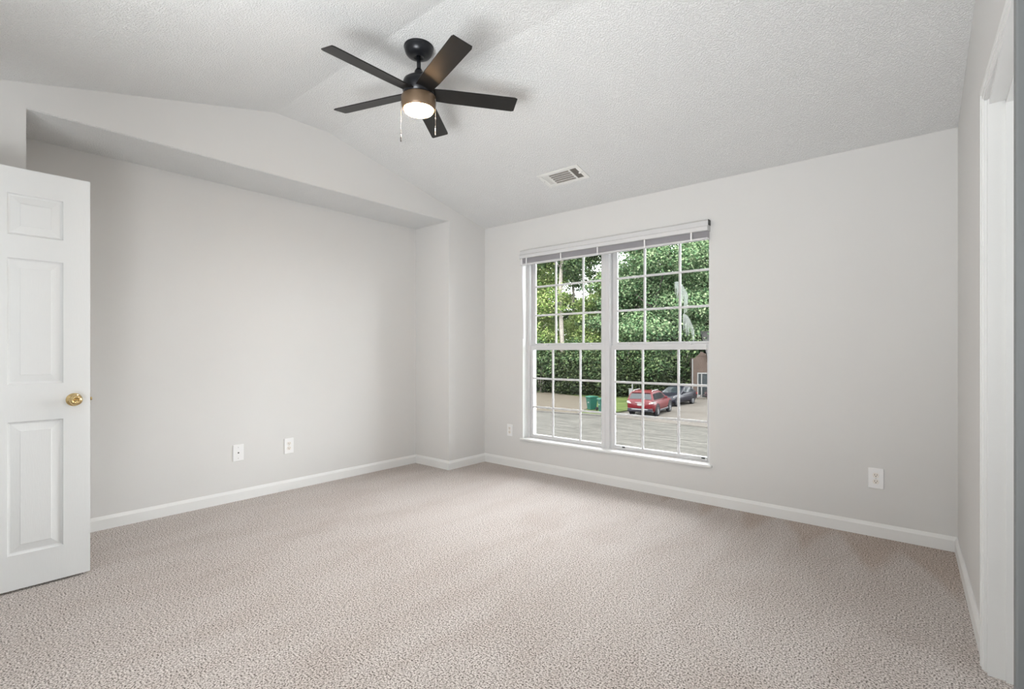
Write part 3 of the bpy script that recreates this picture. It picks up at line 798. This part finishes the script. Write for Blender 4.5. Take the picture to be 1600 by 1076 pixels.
def blob_crown(h0, h1, R0, n_, seed):
    q = random.Random(seed); out = []
    for i in range(n_):
        t = (i+0.5)/n_
        z = h0 + (h1-h0)*t
        rr = R0*math.sin(PI*(0.15+0.80*t))**0.7
        a = q.random()*2*PI
        out.append((rr*0.5*math.cos(a), rr*0.5*math.sin(a), z, rr*(0.5+0.2*q.random()), rr*(0.5+0.2*q.random()), (h1-h0)/n_*(0.9+0.6*q.random())))
    return out
def trunk_mesh(h, r0, r1, seed, bend=0.4, branches=5, hb=0.35):
    q = random.Random(seed); k = MB()
    pts = [(bend*math.sin(i*0.9+seed)*i/10, bend*math.cos(i*0.7+seed)*i/10, h*i/10) for i in range(11)]
    k.tube(pts, r0, 10, r1)
    for i in range(branches):
        t = hb + (0.95-hb)*i/max(1, branches); j = int(t*10); p = Vector(pts[j]); a = q.random()*2*PI; ln = h*0.17
        k.tube([p, p+Vector((math.cos(a)*ln*0.5, math.sin(a)*ln*0.5, ln*0.35)), p+Vector((math.cos(a)*ln, math.sin(a)*ln, ln*0.8))], r0*0.4, 7, r0*0.12)
    return k
def tree(kind, name, loc, rz, label, group, trunk_kw, bark, leaf, blobs, n_leaf, size, seed, low=None):
    r_ = empty(name, loc, rz); tag(r_, label, 'tree', group)
    trunk_mesh(seed=seed, **trunk_kw).build('trunk', bark, r_)
    o = bpy.data.objects.new('foliage', leaf_mesh('foliage', blobs, n_leaf, size, seed, leaf)); link(o); o.parent = r_
    return r_
def put(o, loc, rz, sc, label):
    o.location = loc; o.rotation_euler = (0, 0, rz); o.scale = (sc, sc, sc); o['label'] = label
    return o
def at(px, d):
    """where the sight line of photo column px stands at forward distance d"""
    k_ = (px-800)/785
    return (d*(-math.sin(YAW)+math.cos(YAW)*k_), d*(math.cos(YAW)+math.sin(YAW)*k_), G-0.05)
GT = 'trees beyond the street'
maple = tree('maple', 'maple_tree', at(1030, 50), 0.0, '', GT, dict(h=12, r0=0.28, r1=0.08, branches=8), M['bark_dark'], M['leaf_bright'], blob_crown(3.2, 18.5, 5.6, 15, 1), 46000, 0.17, 11)
maple['label'] = 'big bright green tree directly above the red car'
light = tree('light', 'leafy_tree', at(842, 56), 0.0, '', GT, dict(h=10, r0=0.16, r1=0.05, branches=7, bend=0.7), M['bark'], M['leaf_light'], blob_crown(4.5, 17, 3.6, 12, 2), 20000, 0.16, 12)
light['label'] = 'yellowish green leafy tree at the left edge of the window'
pine = tree('pine', 'pine_tree', at(878, 54), 0.0, '', GT, dict(h=22, r0=0.30, r1=0.12, branches=9, bend=0.3, hb=0.62), M['bark'], M['leaf_dark'], blob_crown(13.2, 25, 3.8, 10, 3), 15000, 0.19, 13)
pine['label'] = 'tall tree with a pale bare trunk seen through the left window half'
dense = tree('dense', 'woodland_tree', at(925, 72), 0.0, '', GT, dict(h=15, r0=0.3, r1=0.08, branches=7), M['bark_dark'], M['leaf_dark'], blob_crown(3.0, 18, 5.2, 13, 4), 20000, 0.24, 14)
dense.scale = (0.78, 0.78, 0.72)
dense['label'] = 'dark green woodland tree behind the bins'
for (px, d, rz, sc, lab) in ((1082, 54, 1.3, 1.02, 'big bright green tree above the dark parked car'), (990, 55, 2.5, 0.95, 'bright green tree left of the tree above the red car'),
                             (1128, 58, 3.6, 1.05, 'bright green tree behind the brick house'), (1175, 62, 4.4, 1.0, 'bright green tree far right behind the brick house')):
    put(copy_tree(maple), at(px, d), rz, sc, lab)
for (px, d, rz, sc, lab) in ((936, 55, 1.1, 0.72, 'light green leafy tree behind the green bins'), (905, 64, 2.2, 0.62, 'small light green tree right of the pale bare trunk'),
                             (795, 58, 3.3, 1.0, 'light green leafy tree beyond the left window edge'), (858, 61, 4.0, 0.55, 'low light green tree at the foot of the pale bare trunk')):
    put(copy_tree(light), at(px, d), rz, sc, lab)
for (px, d, rz, sc, lab) in ((922, 66, 1.9, 1.0, 'tall dark pine just left of the centre window post'), (897, 74, 0.8, 1.05, 'tall thin pine behind the light green tree'), (848, 70, 2.8, 1.0, 'tall pine behind the yellowish green tree')):
    put(copy_tree(pine), at(px, d), rz, sc, lab)
for i, px in enumerate((760, 805, 842, 893, 962, 1000, 1042, 1085, 1130, 1180)):
    o = put(copy_tree(dense), at(px, 76+4*(i % 3)), i*1.7, 0.70 if px == 893 else 0.92+0.08*(i % 3), 'dark green woodland tree in the back row of the woods')
    o['group'] = 'back row of the woods'

# undergrowth along the edge of the woods
sh = empty('undergrowth_shrub', at(832, 54)); tag(sh, 'dark green shrub along the edge of the woods', 'shrub', 'undergrowth at the edge of the woods')
k = MB()
for i in range(5):
    a = i*1.3; k.tube([(0, 0, 0), (0.5*math.cos(a), 0.5*math.sin(a), 1.2), (1.1*math.cos(a), 1.1*math.sin(a), 2.4)], 0.05, 6, 0.015)
k.build('stem', M['bark_dark'], sh)
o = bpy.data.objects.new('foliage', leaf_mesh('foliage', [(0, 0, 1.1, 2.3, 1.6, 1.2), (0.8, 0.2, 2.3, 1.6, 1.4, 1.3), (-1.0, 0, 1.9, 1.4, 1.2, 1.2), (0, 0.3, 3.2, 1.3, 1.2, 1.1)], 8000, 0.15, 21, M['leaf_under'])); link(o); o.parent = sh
for i, (px, d) in enumerate([(790, 56), (812, 54.5), (852, 53), (872, 51.5), (893, 50.5), (914, 49.5), (935, 49), (956, 48.6), (977, 48.8), (998, 48.6), (1018, 48.8), (1040, 48.6), (1060, 48.5), (1076, 49)]):
    o = copy_tree(sh); o.location = at(px, d); o.rotation_euler = (0, 0, i*2.1); q = (0.85, 0.62, 1.12, 0.74, 0.95)[i % 5]; o.scale = (q*1.1, q*1.1, q)

sh2 = empty('understory_shrub', at(845, 51.2)); tag(sh2, 'mid green loose shrub in front of the dark woods edge', 'shrub', 'understory shrubs')
k = MB()
for i in range(6):
    a = i*1.05; k.tube([(0, 0, 0), (0.3*math.cos(a), 0.3*math.sin(a), 1.4), (0.9*math.cos(a+0.3), 0.9*math.sin(a+0.3), 3.6)], 0.045, 6, 0.012)
k.build('stem', M['bark'], sh2)
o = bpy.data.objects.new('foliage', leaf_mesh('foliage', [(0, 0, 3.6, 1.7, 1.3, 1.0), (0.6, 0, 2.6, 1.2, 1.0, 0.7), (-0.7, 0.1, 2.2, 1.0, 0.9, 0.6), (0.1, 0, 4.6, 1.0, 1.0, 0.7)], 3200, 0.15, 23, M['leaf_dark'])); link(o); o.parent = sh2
for i, (px, d) in enumerate([(903, 49.2), (939, 48.2), (968, 48.4), (1008, 47.6), (1036, 48.0), (1066, 47.6)]):
    o = copy_tree(sh2); o.location = at(px, d); o.rotation_euler = (0, 0, i*1.9); q = (1.0, 0.8, 1.15)[i % 3]; o.scale = (q, q, q)

# ------------------------------------------------------------------ cars
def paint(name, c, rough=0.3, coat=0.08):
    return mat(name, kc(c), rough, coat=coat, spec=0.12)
M['red'] = paint('red_car_paint', (0.062, 0.004, 0.006))
M['navy'] = paint('dark_navy_car_paint', (0.004, 0.004, 0.008))
M['tire'] = mat('tire_rubber', kb((0.006, 0.006, 0.006)), 0.8, spec=0.1)
M['rim'] = mat('alloy_rim', kb((0.055, 0.055, 0.058)), 0.4, spec=0.2)
M['cladding'] = mat('black_cladding', kb((0.008, 0.008, 0.010)), 0.6, spec=0.08)
M['carglass'] = mat('tinted_car_glass', kb((0.006, 0.008, 0.009)), 0.08, spec=0.25)
M['chrome'] = mat('bright_car_trim', kb((0.10, 0.10, 0.10)), 0.3, spec=0.5)
M['lens'] = mat('clear_lamp_lens', kb((0.12, 0.115, 0.11)), 0.15, spec=0.5)
M['redlens'] = mat('red_lamp_lens', kb((0.10, 0.006, 0.006)), 0.2, spec=0.4)
M['lp'] = mat('licence_plate', kb((0.085, 0.085, 0.08)), 0.5, spec=0.1)

def loft_body(st):
    """st: (x, z_bottom, z_belt, half_width) from the tail to the nose"""
    k = MB(); rings = []
    for x, zb, zt, hw in st:
        h = zt-zb
        half = [(0.0, zb), (hw*0.86, zb), (hw*0.97, zb+h*0.14), (hw, zb+h*0.38), (hw*1.0, zb+h*0.62), (hw*0.975, zb+h*0.86), (hw*0.90, zt-0.012), (hw*0.6, zt+0.015), (0.0, zt+0.03)]
        ring = half + [(-y, z) for y, z in half[-2:0:-1]]
        rings.append([k.bm.verts.new((x, y, z)) for y, z in ring])
    fs = []
    n = len(rings[0])
    for A, B in zip(rings, rings[1:]):
        for q in range(n): fs.append(k.bm.faces.new((A[q], B[q], B[(q+1) % n], A[(q+1) % n])))
    fs.append(k.bm.faces.new(rings[0])); fs.append(k.bm.faces.new(rings[-1][::-1]))
    bmesh.ops.recalc_face_normals(k.bm, faces=fs)
    for f_ in fs: f_.smooth = True
    return k
def cabin_hw(z, zb, zt, w0, w1):
    t = max(0, min(1, (z-zb)/(zt-zb))); return w0 + (w1-w0)*(t**1.25)
def cabin(k, prof, w0, w1):
    zb = min(p[1] for p in prof); zt = max(p[1] for p in prof)
    L = [k.bm.verts.new((x, cabin_hw(z, zb, zt, w0, w1), z)) for x, z in prof]
    Rr = [k.bm.verts.new((x, -cabin_hw(z, zb, zt, w0, w1), z)) for x, z in prof]
    Cc = [k.bm.verts.new((x, 0, z+0.025)) for x, z in prof]
    fs = [k.bm.faces.new(L), k.bm.faces.new(Rr[::-1])]
    for q in range(len(prof)-1):
        fs.append(k.bm.faces.new((L[q], L[q+1], Cc[q+1], Cc[q]))); fs.append(k.bm.faces.new((Cc[q], Cc[q+1], Rr[q+1], Rr[q])))
    bmesh.ops.recalc_face_normals(k.bm, faces=fs)
def side_window(poly, prof, w0, w1, sgn):
    zb = min(p[1] for p in prof); zt = max(p[1] for p in prof)
    k = MB()
    k.slab([(x, sgn*(cabin_hw(z, zb, zt, w0, w1)+0.004), z) for x, z in poly], (0, sgn*0.012, 0.004))
    return k
def end_window(p, q, t0, t1, prof, w0, w1, inset):
    zb = min(a[1] for a in prof); zt = max(a[1] for a in prof)
    P = Vector((p[0], 0, p[1])); Q = Vector((q[0], 0, q[1])); d = Q-P
    nrm = Vector((-d.z, 0, d.x)).normalized()
    if nrm.z < 0: nrm = -nrm
    k = MB(); A = P+d*t0; B = P+d*t1
    wa = cabin_hw(A.z, zb, zt, w0, w1)-inset; wb = cabin_hw(B.z, zb, zt, w0, w1)-inset
    pts = []
    for (c_, w_) in ((A, wa), (B, wb)):
        row = [c_ + Vector((0, y*w_, 0.027*(1-abs(y)) )) + nrm*0.008 for y in (-1, -0.5, 0, 0.5, 1)]
        pts.append(row)
    for a in range(4):
        k.slab([pts[0][a], pts[0][a+1], pts[1][a+1], pts[1][a]], nrm*0.01)
    return k
def wheel(root, x, y, r_, wdt, spokes):
    sg = 1 if y > 0 else -1
    T = Matrix.Translation((x, y, r_)) @ Matrix.Rotation(-sg*PI/2, 4, 'X')
    k = MB(); k.lathe([(r_*0.62, -wdt/2), (r_*0.92, -wdt/2), (r_, -wdt*0.32), (r_, wdt*0.32), (r_*0.92, wdt/2), (r_*0.66, wdt/2), (r_*0.62, wdt*0.3), (r_*0.62, -wdt/2)], 30, T, cap=False)
    o = k.build('wheel', M['tire'], root)
    k = MB(); k.lathe([(0, -0.02), (r_*0.64, -0.02), (r_*0.64, wdt*0.42), (r_*0.58, wdt*0.40), (r_*0.56, 0.0), (0, 0.0)], 28, T)
    for q in range(spokes):
        a = 2*PI*q/spokes
        k.box(0.02, r_*0.60, -0.028, 0.028, 0.0, wdt*0.38, M=T @ Matrix.Rotation(a, 4, 'Z'))
    k.lathe([(0, wdt*0.40), (0.06, wdt*0.38), (0.07, 0.0), (0, 0.0)], 16, T)
    c_ = k.build('rim', M['rim']); c_.parent = o
    return o
def arch(root, x, y, r0, r1):
    sg = 1 if y > 0 else -1
    k = MB(); pts = []
    for q in range(19):
        a = PI*(q/18)*1.10 - PI*0.05; pts.append((x+r1*math.cos(a), 0.37+r1*math.sin(a)))
    for q in range(18, -1, -1):
        a = PI*(q/18)*1.10 - PI*0.05; pts.append((x+r0*math.cos(a), 0.37+r0*math.sin(a)))
    k.prism(pts, 'y', y-sg*0.05, y+sg*0.018)
    # dark wheel well behind the wheel
    k.lathe([(0, -0.10), (r0+0.02, -0.10), (r0+0.02, 0.0), (0, 0.0)], 26, Matrix.Translation((x, y-sg*0.01, 0.37)) @ Matrix.Rotation(-sg*PI/2, 4, 'X'))
    return k.build('wheel_arch', M['cladding'], root)

hd = math.atan2(2.88, -0.41)                 # heading of the red car
hx, hy = math.cos(hd), math.sin(hd)
RR = Vector((-13.67, 30.58)); right = Vector((hy, -hx))
ax = RR - right*0.80
suv = empty('suv', (ax.x, ax.y, G+0.02), hd)
tag(suv, 'red family car with roof rails, seen from behind, parked on the driveway', 'car')
st = [(-0.93, 0.52, 0.98, 0.70), (-0.88, 0.36, 1.02, 0.82), (-0.62, 0.27, 1.04, 0.875), (0.0, 0.26, 1.03, 0.89), (1.0, 0.26, 1.01, 0.89), (2.0, 0.26, 0.99, 0.89), (2.45, 0.26, 0.985, 0.885), (3.2, 0.27, 0.93, 0.875), (3.6, 0.30, 0.84, 0.82), (3.80, 0.38, 0.72, 0.68)]
k = loft_body(st)
PR = [(-0.86, 1.00), (-0.66, 1.47), (-0.40, 1.545), (0.3, 1.585), (1.0, 1.565), (1.38, 1.50), (2.42, 0.97)]
cabin(k, PR, 0.85, 0.64)
k.box(-0.76, -0.50, -0.60, 0.60, 1.505, 1.535, 0.01)          # roof spoiler
k.build('body', M['red'], suv)
for sg in (1, -1):
    for poly in ([(-0.62, 1.08), (0.10, 1.07), (0.10, 1.44), (-0.50, 1.43)], [(0.17, 1.07), (0.95, 1.06), (0.95, 1.45), (0.17, 1.45)], [(1.02, 1.06), (1.98, 1.05), (1.36, 1.43), (1.02, 1.45)]):
        side_window(poly, PR, 0.85, 0.64, sg).build('side_window', M['carglass'], suv)
end_window(PR[0], PR[1], 0.20, 0.93, PR, 0.85, 0.64, 0.09).build('rear_window', M['carglass'], suv)
end_window(PR[5], PR[6], 0.06, 0.92, PR, 0.85, 0.64, 0.08).build('windshield', M['carglass'], suv)
for sg in (1, -1):
    k = MB(); k.tube([(-0.35, sg*0.60, 1.57), (-0.2, sg*0.60, 1.625), (0.9, sg*0.60, 1.635), (1.08, sg*0.60, 1.575)], 0.024, 8); k.build('roof_rail', M['chrome'], suv)
    k = MB()   # swept tail lamp wrapping the corner
    k.slab([(-0.915, sg*0.56, 0.82), (-0.885, sg*0.80, 0.86), (-0.86, sg*0.83, 0.96), (-0.885, sg*0.74, 0.98), (-0.90, sg*0.60, 0.92)], (-0.03, sg*0.02, 0))
    k.slab([(-0.87, sg*0.84, 0.86), (-0.45, sg*0.885, 0.92), (-0.50, sg*0.885, 0.98), (-0.86, sg*0.84, 0.97)], (0, sg*0.02, 0))
    o = k.build('tail_lamp', M['lens'], suv)
    k = MB(); k.box(-0.935, -0.90, sg*0.70-0.05, sg*0.70+0.05, 0.50, 0.54, 0.008); k.build('reflector', M['redlens'], suv)
    k = MB(); k.box(1.72, 1.86, sg*0.90-0.11, sg*0.90+0.11, 1.02, 1.15, 0.03); k.build('side_mirror', M['red'], suv)
    k = MB(); k.box(0.45, 2.42, sg*0.885-0.02, sg*0.885+0.02, 0.27, 0.37, 0.01); k.build('sill_trim', M['cladding'], suv)
    k = MB(); k.box(0.47, 2.40, sg*0.905-0.004, sg*0.905+0.008, 0.365, 0.39, 0.003); k.build('sill_strip', M['chrome'], suv)
    for x in (0.0, 2.9):
        arch(suv, x, sg*0.885, 0.40, 0.46); wheel(suv, x, sg*0.80, 0.37, 0.25, 5)
k = MB(); k.prism([(-0.97, 0.34), (-0.97, 0.50), (-0.90, 0.56), (-0.70, 0.56), (-0.70, 0.30), (-0.90, 0.29)], 'y', -0.80, 0.80, 0.015); k.build('rear_bumper', M['cladding'], suv)
k = MB(); k.box(-0.985, -0.965, -0.52, 0.52, 0.45, 0.49, 0.006); k.build('bumper_strip', M['chrome'], suv)
k = MB(); k.box(-0.955, -0.925, -0.16, 0.16, 0.70, 0.86, 0.006); k.build('licence_plate', M['lp'], suv)
k = MB(); k.box(-0.95, -0.90, -0.30, 0.30, 0.885, 0.915, 0.008); k.build('tailgate_strip', M['chrome'], suv)

hd2 = math.atan2(-2.7, -0.16)
fx_, fy_ = math.cos(hd2), math.sin(hd2)
left = Vector((-fy_, fx_))
ax = Vector((-14.76, 39.6)) - left*0.77
sed = empty('sedan', (ax.x, ax.y, G+0.02), hd2)
tag(sed, 'dark blue sedan facing the street, parked behind the red car', 'car')
st = [(-0.98, 0.45, 0.86, 0.66), (-0.90, 0.32, 0.94, 0.78), (-0.5, 0.24, 0.97, 0.85), (0.2, 0.22, 0.95, 0.87), (1.6, 0.22, 0.92, 0.87), (2.1, 0.22, 0.90, 0.865), (2.9, 0.23, 0.84, 0.85), (3.35, 0.26, 0.74, 0.79), (3.55, 0.34, 0.62, 0.62)]
k = loft_body(st)
PS = [(-0.72, 0.94), (-0.05, 1.33), (0.35, 1.405), (0.9, 1.40), (1.25, 1.34), (2.12, 0.90)]
cabin(k, PS, 0.82, 0.58)
k.build('body', M['navy'], sed)
for sg in (1, -1):
    for poly in ([(-0.28, 1.02), (0.52, 1.0), (0.52, 1.31), (0.16, 1.30)], [(0.58, 1.0), (1.72, 0.985), (1.22, 1.27), (0.95, 1.31), (0.58, 1.315)]):
        side_window(poly, PS, 0.82, 0.58, sg).build('side_window', M['carglass'], sed)
    k = MB(); k.slab([(3.40, sg*0.42, 0.62), (3.22, sg*0.76, 0.66), (3.05, sg*0.82, 0.76), (3.22, sg*0.72, 0.76), (3.40, sg*0.50, 0.70)], (0.05, sg*0.03, 0.02)); k.build('headlamp', M['lens'], sed)
    k = MB(); k.lathe([(0, 0), (0.06, 0), (0.05, 0.03), (0, 0.035)], 14, Matrix.Translation((3.50, sg*0.52, 0.42)) @ Matrix.Rotation(PI/2, 4, 'Y')); k.build('fog_lamp', M['lens'], sed)
    k = MB(); k.box(-0.95, -0.72, sg*0.74-0.06, sg*0.74+0.06, 0.72, 0.86, 0.02); k.build('tail_lamp', M['redlens'], sed)
    k = MB(); k.box(1.50, 1.64, sg*0.88-0.10, sg*0.88+0.10, 0.95, 1.06, 0.03); k.build('side_mirror', M['navy'], sed)
    for x in (0.0, 2.7):
        arch(sed, x, sg*0.86, 0.35, 0.38).data.materials[0] = M['cladding']; wheel(sed, x, sg*0.775, 0.33, 0.21, 7)
end_window(PS[0], PS[1], 0.10, 0.92, PS, 0.82, 0.58, 0.08).build('rear_window', M['carglass'], sed)
end_window(PS[4], PS[5], 0.05, 0.92, PS, 0.82, 0.58, 0.08).build('windshield', M['carglass'], sed)
k = MB(); k.box(3.46, 3.56, -0.36, 0.36, 0.40, 0.52, 0.01); k.build('grille', M['cladding'], sed)
k = MB(); k.box(3.58, 3.60, -0.15, 0.15, 0.44, 0.52, 0.004); k.build('licence_plate', M['lp'], sed)

# ------------------------------------------------------------------ brick house
def brick_mat():
    m = mat('red_brown_brick', (0.1, 0.1, 0.1), 0.9, spec=0.05)
    n = m.node_tree.nodes; l = m.node_tree.links; b = n['Principled BSDF']
    tc = [x for x in n if x.type == 'TEX_COORD'][0]
    mp = n.new('ShaderNodeMapping'); mp.inputs['Rotation'].default_value = (PI/2, 0, 0); mp.inputs['Scale'].default_value = (1, 1, 1)
    l.new(tc.outputs['Object'], mp.inputs['Vector'])
    bt = n.new('ShaderNodeTexBrick'); bt.inputs['Scale'].default_value = 4.5
    bt.inputs['Color1'].default_value = (*kc((0.046, 0.028, 0.022)), 1); bt.inputs['Color2'].default_value = (*kc((0.05, 0.033, 0.026)), 1); bt.inputs['Mortar'].default_value = (*kc((0.062, 0.053, 0.047)), 1)
    bt.inputs['Mortar Size'].default_value = 0.03
    ra = [x for x in n if x.type == 'VALTORGB'][0]; ra.color_ramp.elements[0].color = (*kc((0.024, 0.015, 0.012)), 1); ra.color_ramp.elements[1].color = (*kc((0.062, 0.045, 0.037)), 1)
    [x for x in n if x.type == 'TEX_NOISE'][0].inputs['Scale'].default_value = 3.5
    l.new(ra.outputs['Color'], bt.inputs['Color1'])
    l.new(mp.outputs['Vector'], bt.inputs['Vector']); l.new(bt.outputs['Color'], b.inputs['Base Color'])
    return m
M['brick'] = brick_mat()
M['housewhite'] = mat('house_white_trim', kc((0.12, 0.12, 0.118)), 0.6, spec=0.05)
M['shingle'] = mat('dark_roof_shingle', kc((0.035, 0.034, 0.034)), 0.9, var=0.3, vscale=8, spec=0.05)
M['storm'] = mat('dark_storm_door_glass', kb((0.008, 0.010, 0.011)), 0.2, spec=0.12)
HR = math.radians(28)
hs = empty('brick_house', (-16.55, 44.6, G), HR)          # local: x along the front, y back, front faces -y
tag(hs, 'brick house with a white framed dark glass front door at the end of the driveway', 'house')
k = MB()
k.box(0, 0.28, 0, 7, 0, 3.55); k.box(0.28, 9, 0, 0.25, 2.28, 3.75); k.box(1.50, 9, 0, 0.25, 0, 2.28); k.box(8.8, 9, 0.25, 7, 0, 3.7); k.box(0, 9, 6.8, 7, 0, 3.7)
k.box(0.28, 0.38, 0, 0.25, 0, 2.28)
k.prism([(0.35, 3.70), (1.5, 3.70), (0.75, 4.15)], 'y', 0.0, 0.25)
k.build('brick_wall', M['brick'], hs)
k = MB(); k.prism([(-0.45, 3.78), (3.5, 6.1), (7.4, 3.72), (7.4, 3.60), (3.5, 5.95), (-0.45, 3.65)], 'x', 1.15, 9.4); k.build('roof', M['shingle'], hs)
k = MB()
k.box(0.38, 0.47, -0.05, 0.2, 0, 2.28); k.box(0.70, 0.79, -0.05, 0.2, 0, 2.2); k.box(1.42, 1.50, -0.05, 0.2, 0, 2.28); k.box(0.47, 1.42, -0.05, 0.2, 2.17, 2.28); k.box(0.47, 0.70, -0.03, 0.2, 0, 0.30); k.box(0.38, 1.5, -0.06, 0.2, -0.02, 0.07)
fr = k.build('door_frame', M['housewhite'], hs)
k = MB(); k.box(0.47, 0.70, 0.03, 0.08, 0.30, 2.17); k.build('sidelight', M['storm'], hs)
k = MB(); k.box(0.79, 1.42, 0.02, 0.07, 0.07, 2.17); dd = k.build('front_door', M['storm'], hs)
k = MB(); k.box(0.82, 0.86, -0.03, 0.02, 1.0, 1.15, 0.006); o = k.build('handle', M['rim']); o.parent = dd
k = MB(); k.box(-0.06, 0.02, -0.08, 0.0, 0.0, 3.5); k.build('downspout', M['housewhite'], hs)
k = MB(); k.box(0.3, 1.7, -1.0, 0.0, -0.02, 0.10); k.build('door_step', M['concrete'], hs)
fb = empty('foundation_shrub', (-15.55, 44.1, G)); tag(fb, 'low reddish shrub beside the front door of the brick house', 'shrub')
fb.location = hs.location + Vector((1.75*math.cos(HR)+0.8*math.sin(HR), 1.75*math.sin(HR)-0.8*math.cos(HR), 0.02))
k = MB()
for q in range(4): k.tube([(0, 0, 0), (0.2*math.cos(q*1.6), 0.2*math.sin(q*1.6), 0.35)], 0.02, 6, 0.006)
k.build('stem', M['bark_dark'], fb)
o = bpy.data.objects.new('foliage', leaf_mesh('foliage', [(0, 0, 0.38, 0.45, 0.4, 0.28), (0.5, 0.1, 0.32, 0.35, 0.3, 0.25)], 900, 0.07, 31, M['leaf_red'])); link(o); o.parent = fb

# ------------------------------------------------------------------ wheeled bins, sign, marker
M['bin'] = mat('green_bin_plastic', kb((0.004, 0.026, 0.018)), 0.5, spec=0.08)
M['binlid'] = mat('green_bin_lid_plastic', kb((0.005, 0.032, 0.022)), 0.5, spec=0.08)
def make_bin(label, loc, rz):
    r_ = empty('trash_bin', loc, rz); tag(r_, label, 'trash bin', 'wheeled bins at the curb')
    k = MB(); A = [(-0.22, -0.24), (0.22, -0.24), (0.22, 0.22), (-0.22, 0.22)]; B = [(-0.29, -0.33), (0.29, -0.33), (0.29, 0.30), (-0.29, 0.30)]
    va = [k.bm.verts.new((x, y, 0.06)) for x, y in A]; vb = [k.bm.verts.new((x, y, 0.92)) for x, y in B]
    fs = [k.bm.faces.new(va), k.bm.faces.new(vb[::-1])] + [k.bm.faces.new((va[q], vb[q], vb[(q+1) % 4], va[(q+1) % 4])) for q in range(4)]
    bmesh.ops.recalc_face_normals(k.bm, faces=fs); k._bev(va+vb, 0.02)
    k.box(-0.31, 0.31, -0.35, 0.32, 0.88, 0.93, 0.008)
    k.build('body', M['bin'], r_)
    k = MB(); k.prism([(-0.36, 0.93), (-0.34, 0.97), (0.0, 1.01), (0.33, 0.98), (0.35, 0.93)], 'x', -0.32, 0.32, 0.01); k.build('lid', M['binlid'], r_)
    k = MB(); k.tube([(-0.24, 0.33, 0.90), (-0.24, 0.40, 0.92), (0.24, 0.40, 0.92), (0.24, 0.33, 0.90)], 0.016, 8); k.build('handle', M['bin'], r_)
    for sx in (-0.27, 0.27):
        k = MB(); k.lathe([(0, -0.03), (0.12, -0.03), (0.13, 0), (0.12, 0.03), (0, 0.03)], 20, Matrix.Translation((sx, 0.24, 0.13)) @ Matrix.Rotation(PI/2, 4, 'Y')); k.build('wheel', M['tire'], r_)
    k = MB(); k.box(-0.07, 0.07, -0.305, -0.285, 0.52, 0.60); o = k.build('label_patch', M['lp'], r_)
    return r_
b1 = make_bin('green wheeled trash bin on the curb, fully in view', (-18.52, 30.7, G+0.02), -0.45)
b2 = copy_tree(b1); b2.location = (-17.12, 29.85, G+0.02); b2.rotation_euler = (0, 0, -0.7)
b2['label'] = 'green wheeled trash bin half hidden by the centre window post'

sp = empty('yard_sign', (-20.3, 40.4, G-0.02), 0.55); tag(sp, 'white sign post with a small hanging board on the lawn left of the red car', 'sign')
M['signwhite'] = mat('white_sign_paint', kb((0.075, 0.075, 0.075)), 0.6, spec=0.05)
k = MB(); k.box(-0.05, 0.05, -0.05, 0.05, 0, 1.32, 0.01); k.lathe([(0, 1.32), (0.07, 1.32), (0.0, 1.39)], 4, cap=False); k.build('post', M['signwhite'], sp)
k = MB(); k.box(-0.30, -0.02, -0.10, -0.07, 0.30, 0.88, 0.005); bd = k.build('board', M['signwhite'], sp)
k = MB(); k.box(-0.25, -0.07, -0.106, -0.10, 0.34, 0.46); o = k.build('dark_patch', M['cladding']); o.parent = bd
k = MB(); k.box(-0.34, 0.05, -0.06, -0.03, 0.90, 0.95); k.build('arm', M['signwhite'], sp)
mk = empty('utility_marker', (-27.2, 41.5, G-0.02), 0.5); tag(mk, 'small white box marker at the edge of the woods', 'marker')
k = MB(); k.box(-0.09, 0.09, -0.07, 0.07, 0.0, 0.34, 0.01, M=Matrix.Rotation(0.25, 4, 'Y')); k.build('housing', M['signwhite'], mk)
k = MB(); k.box(-0.10, 0.10, -0.08, 0.08, 0.32, 0.37, 0.012, M=Matrix.Rotation(0.25, 4, 'Y')); k.build('lid', M['signwhite'], mk)
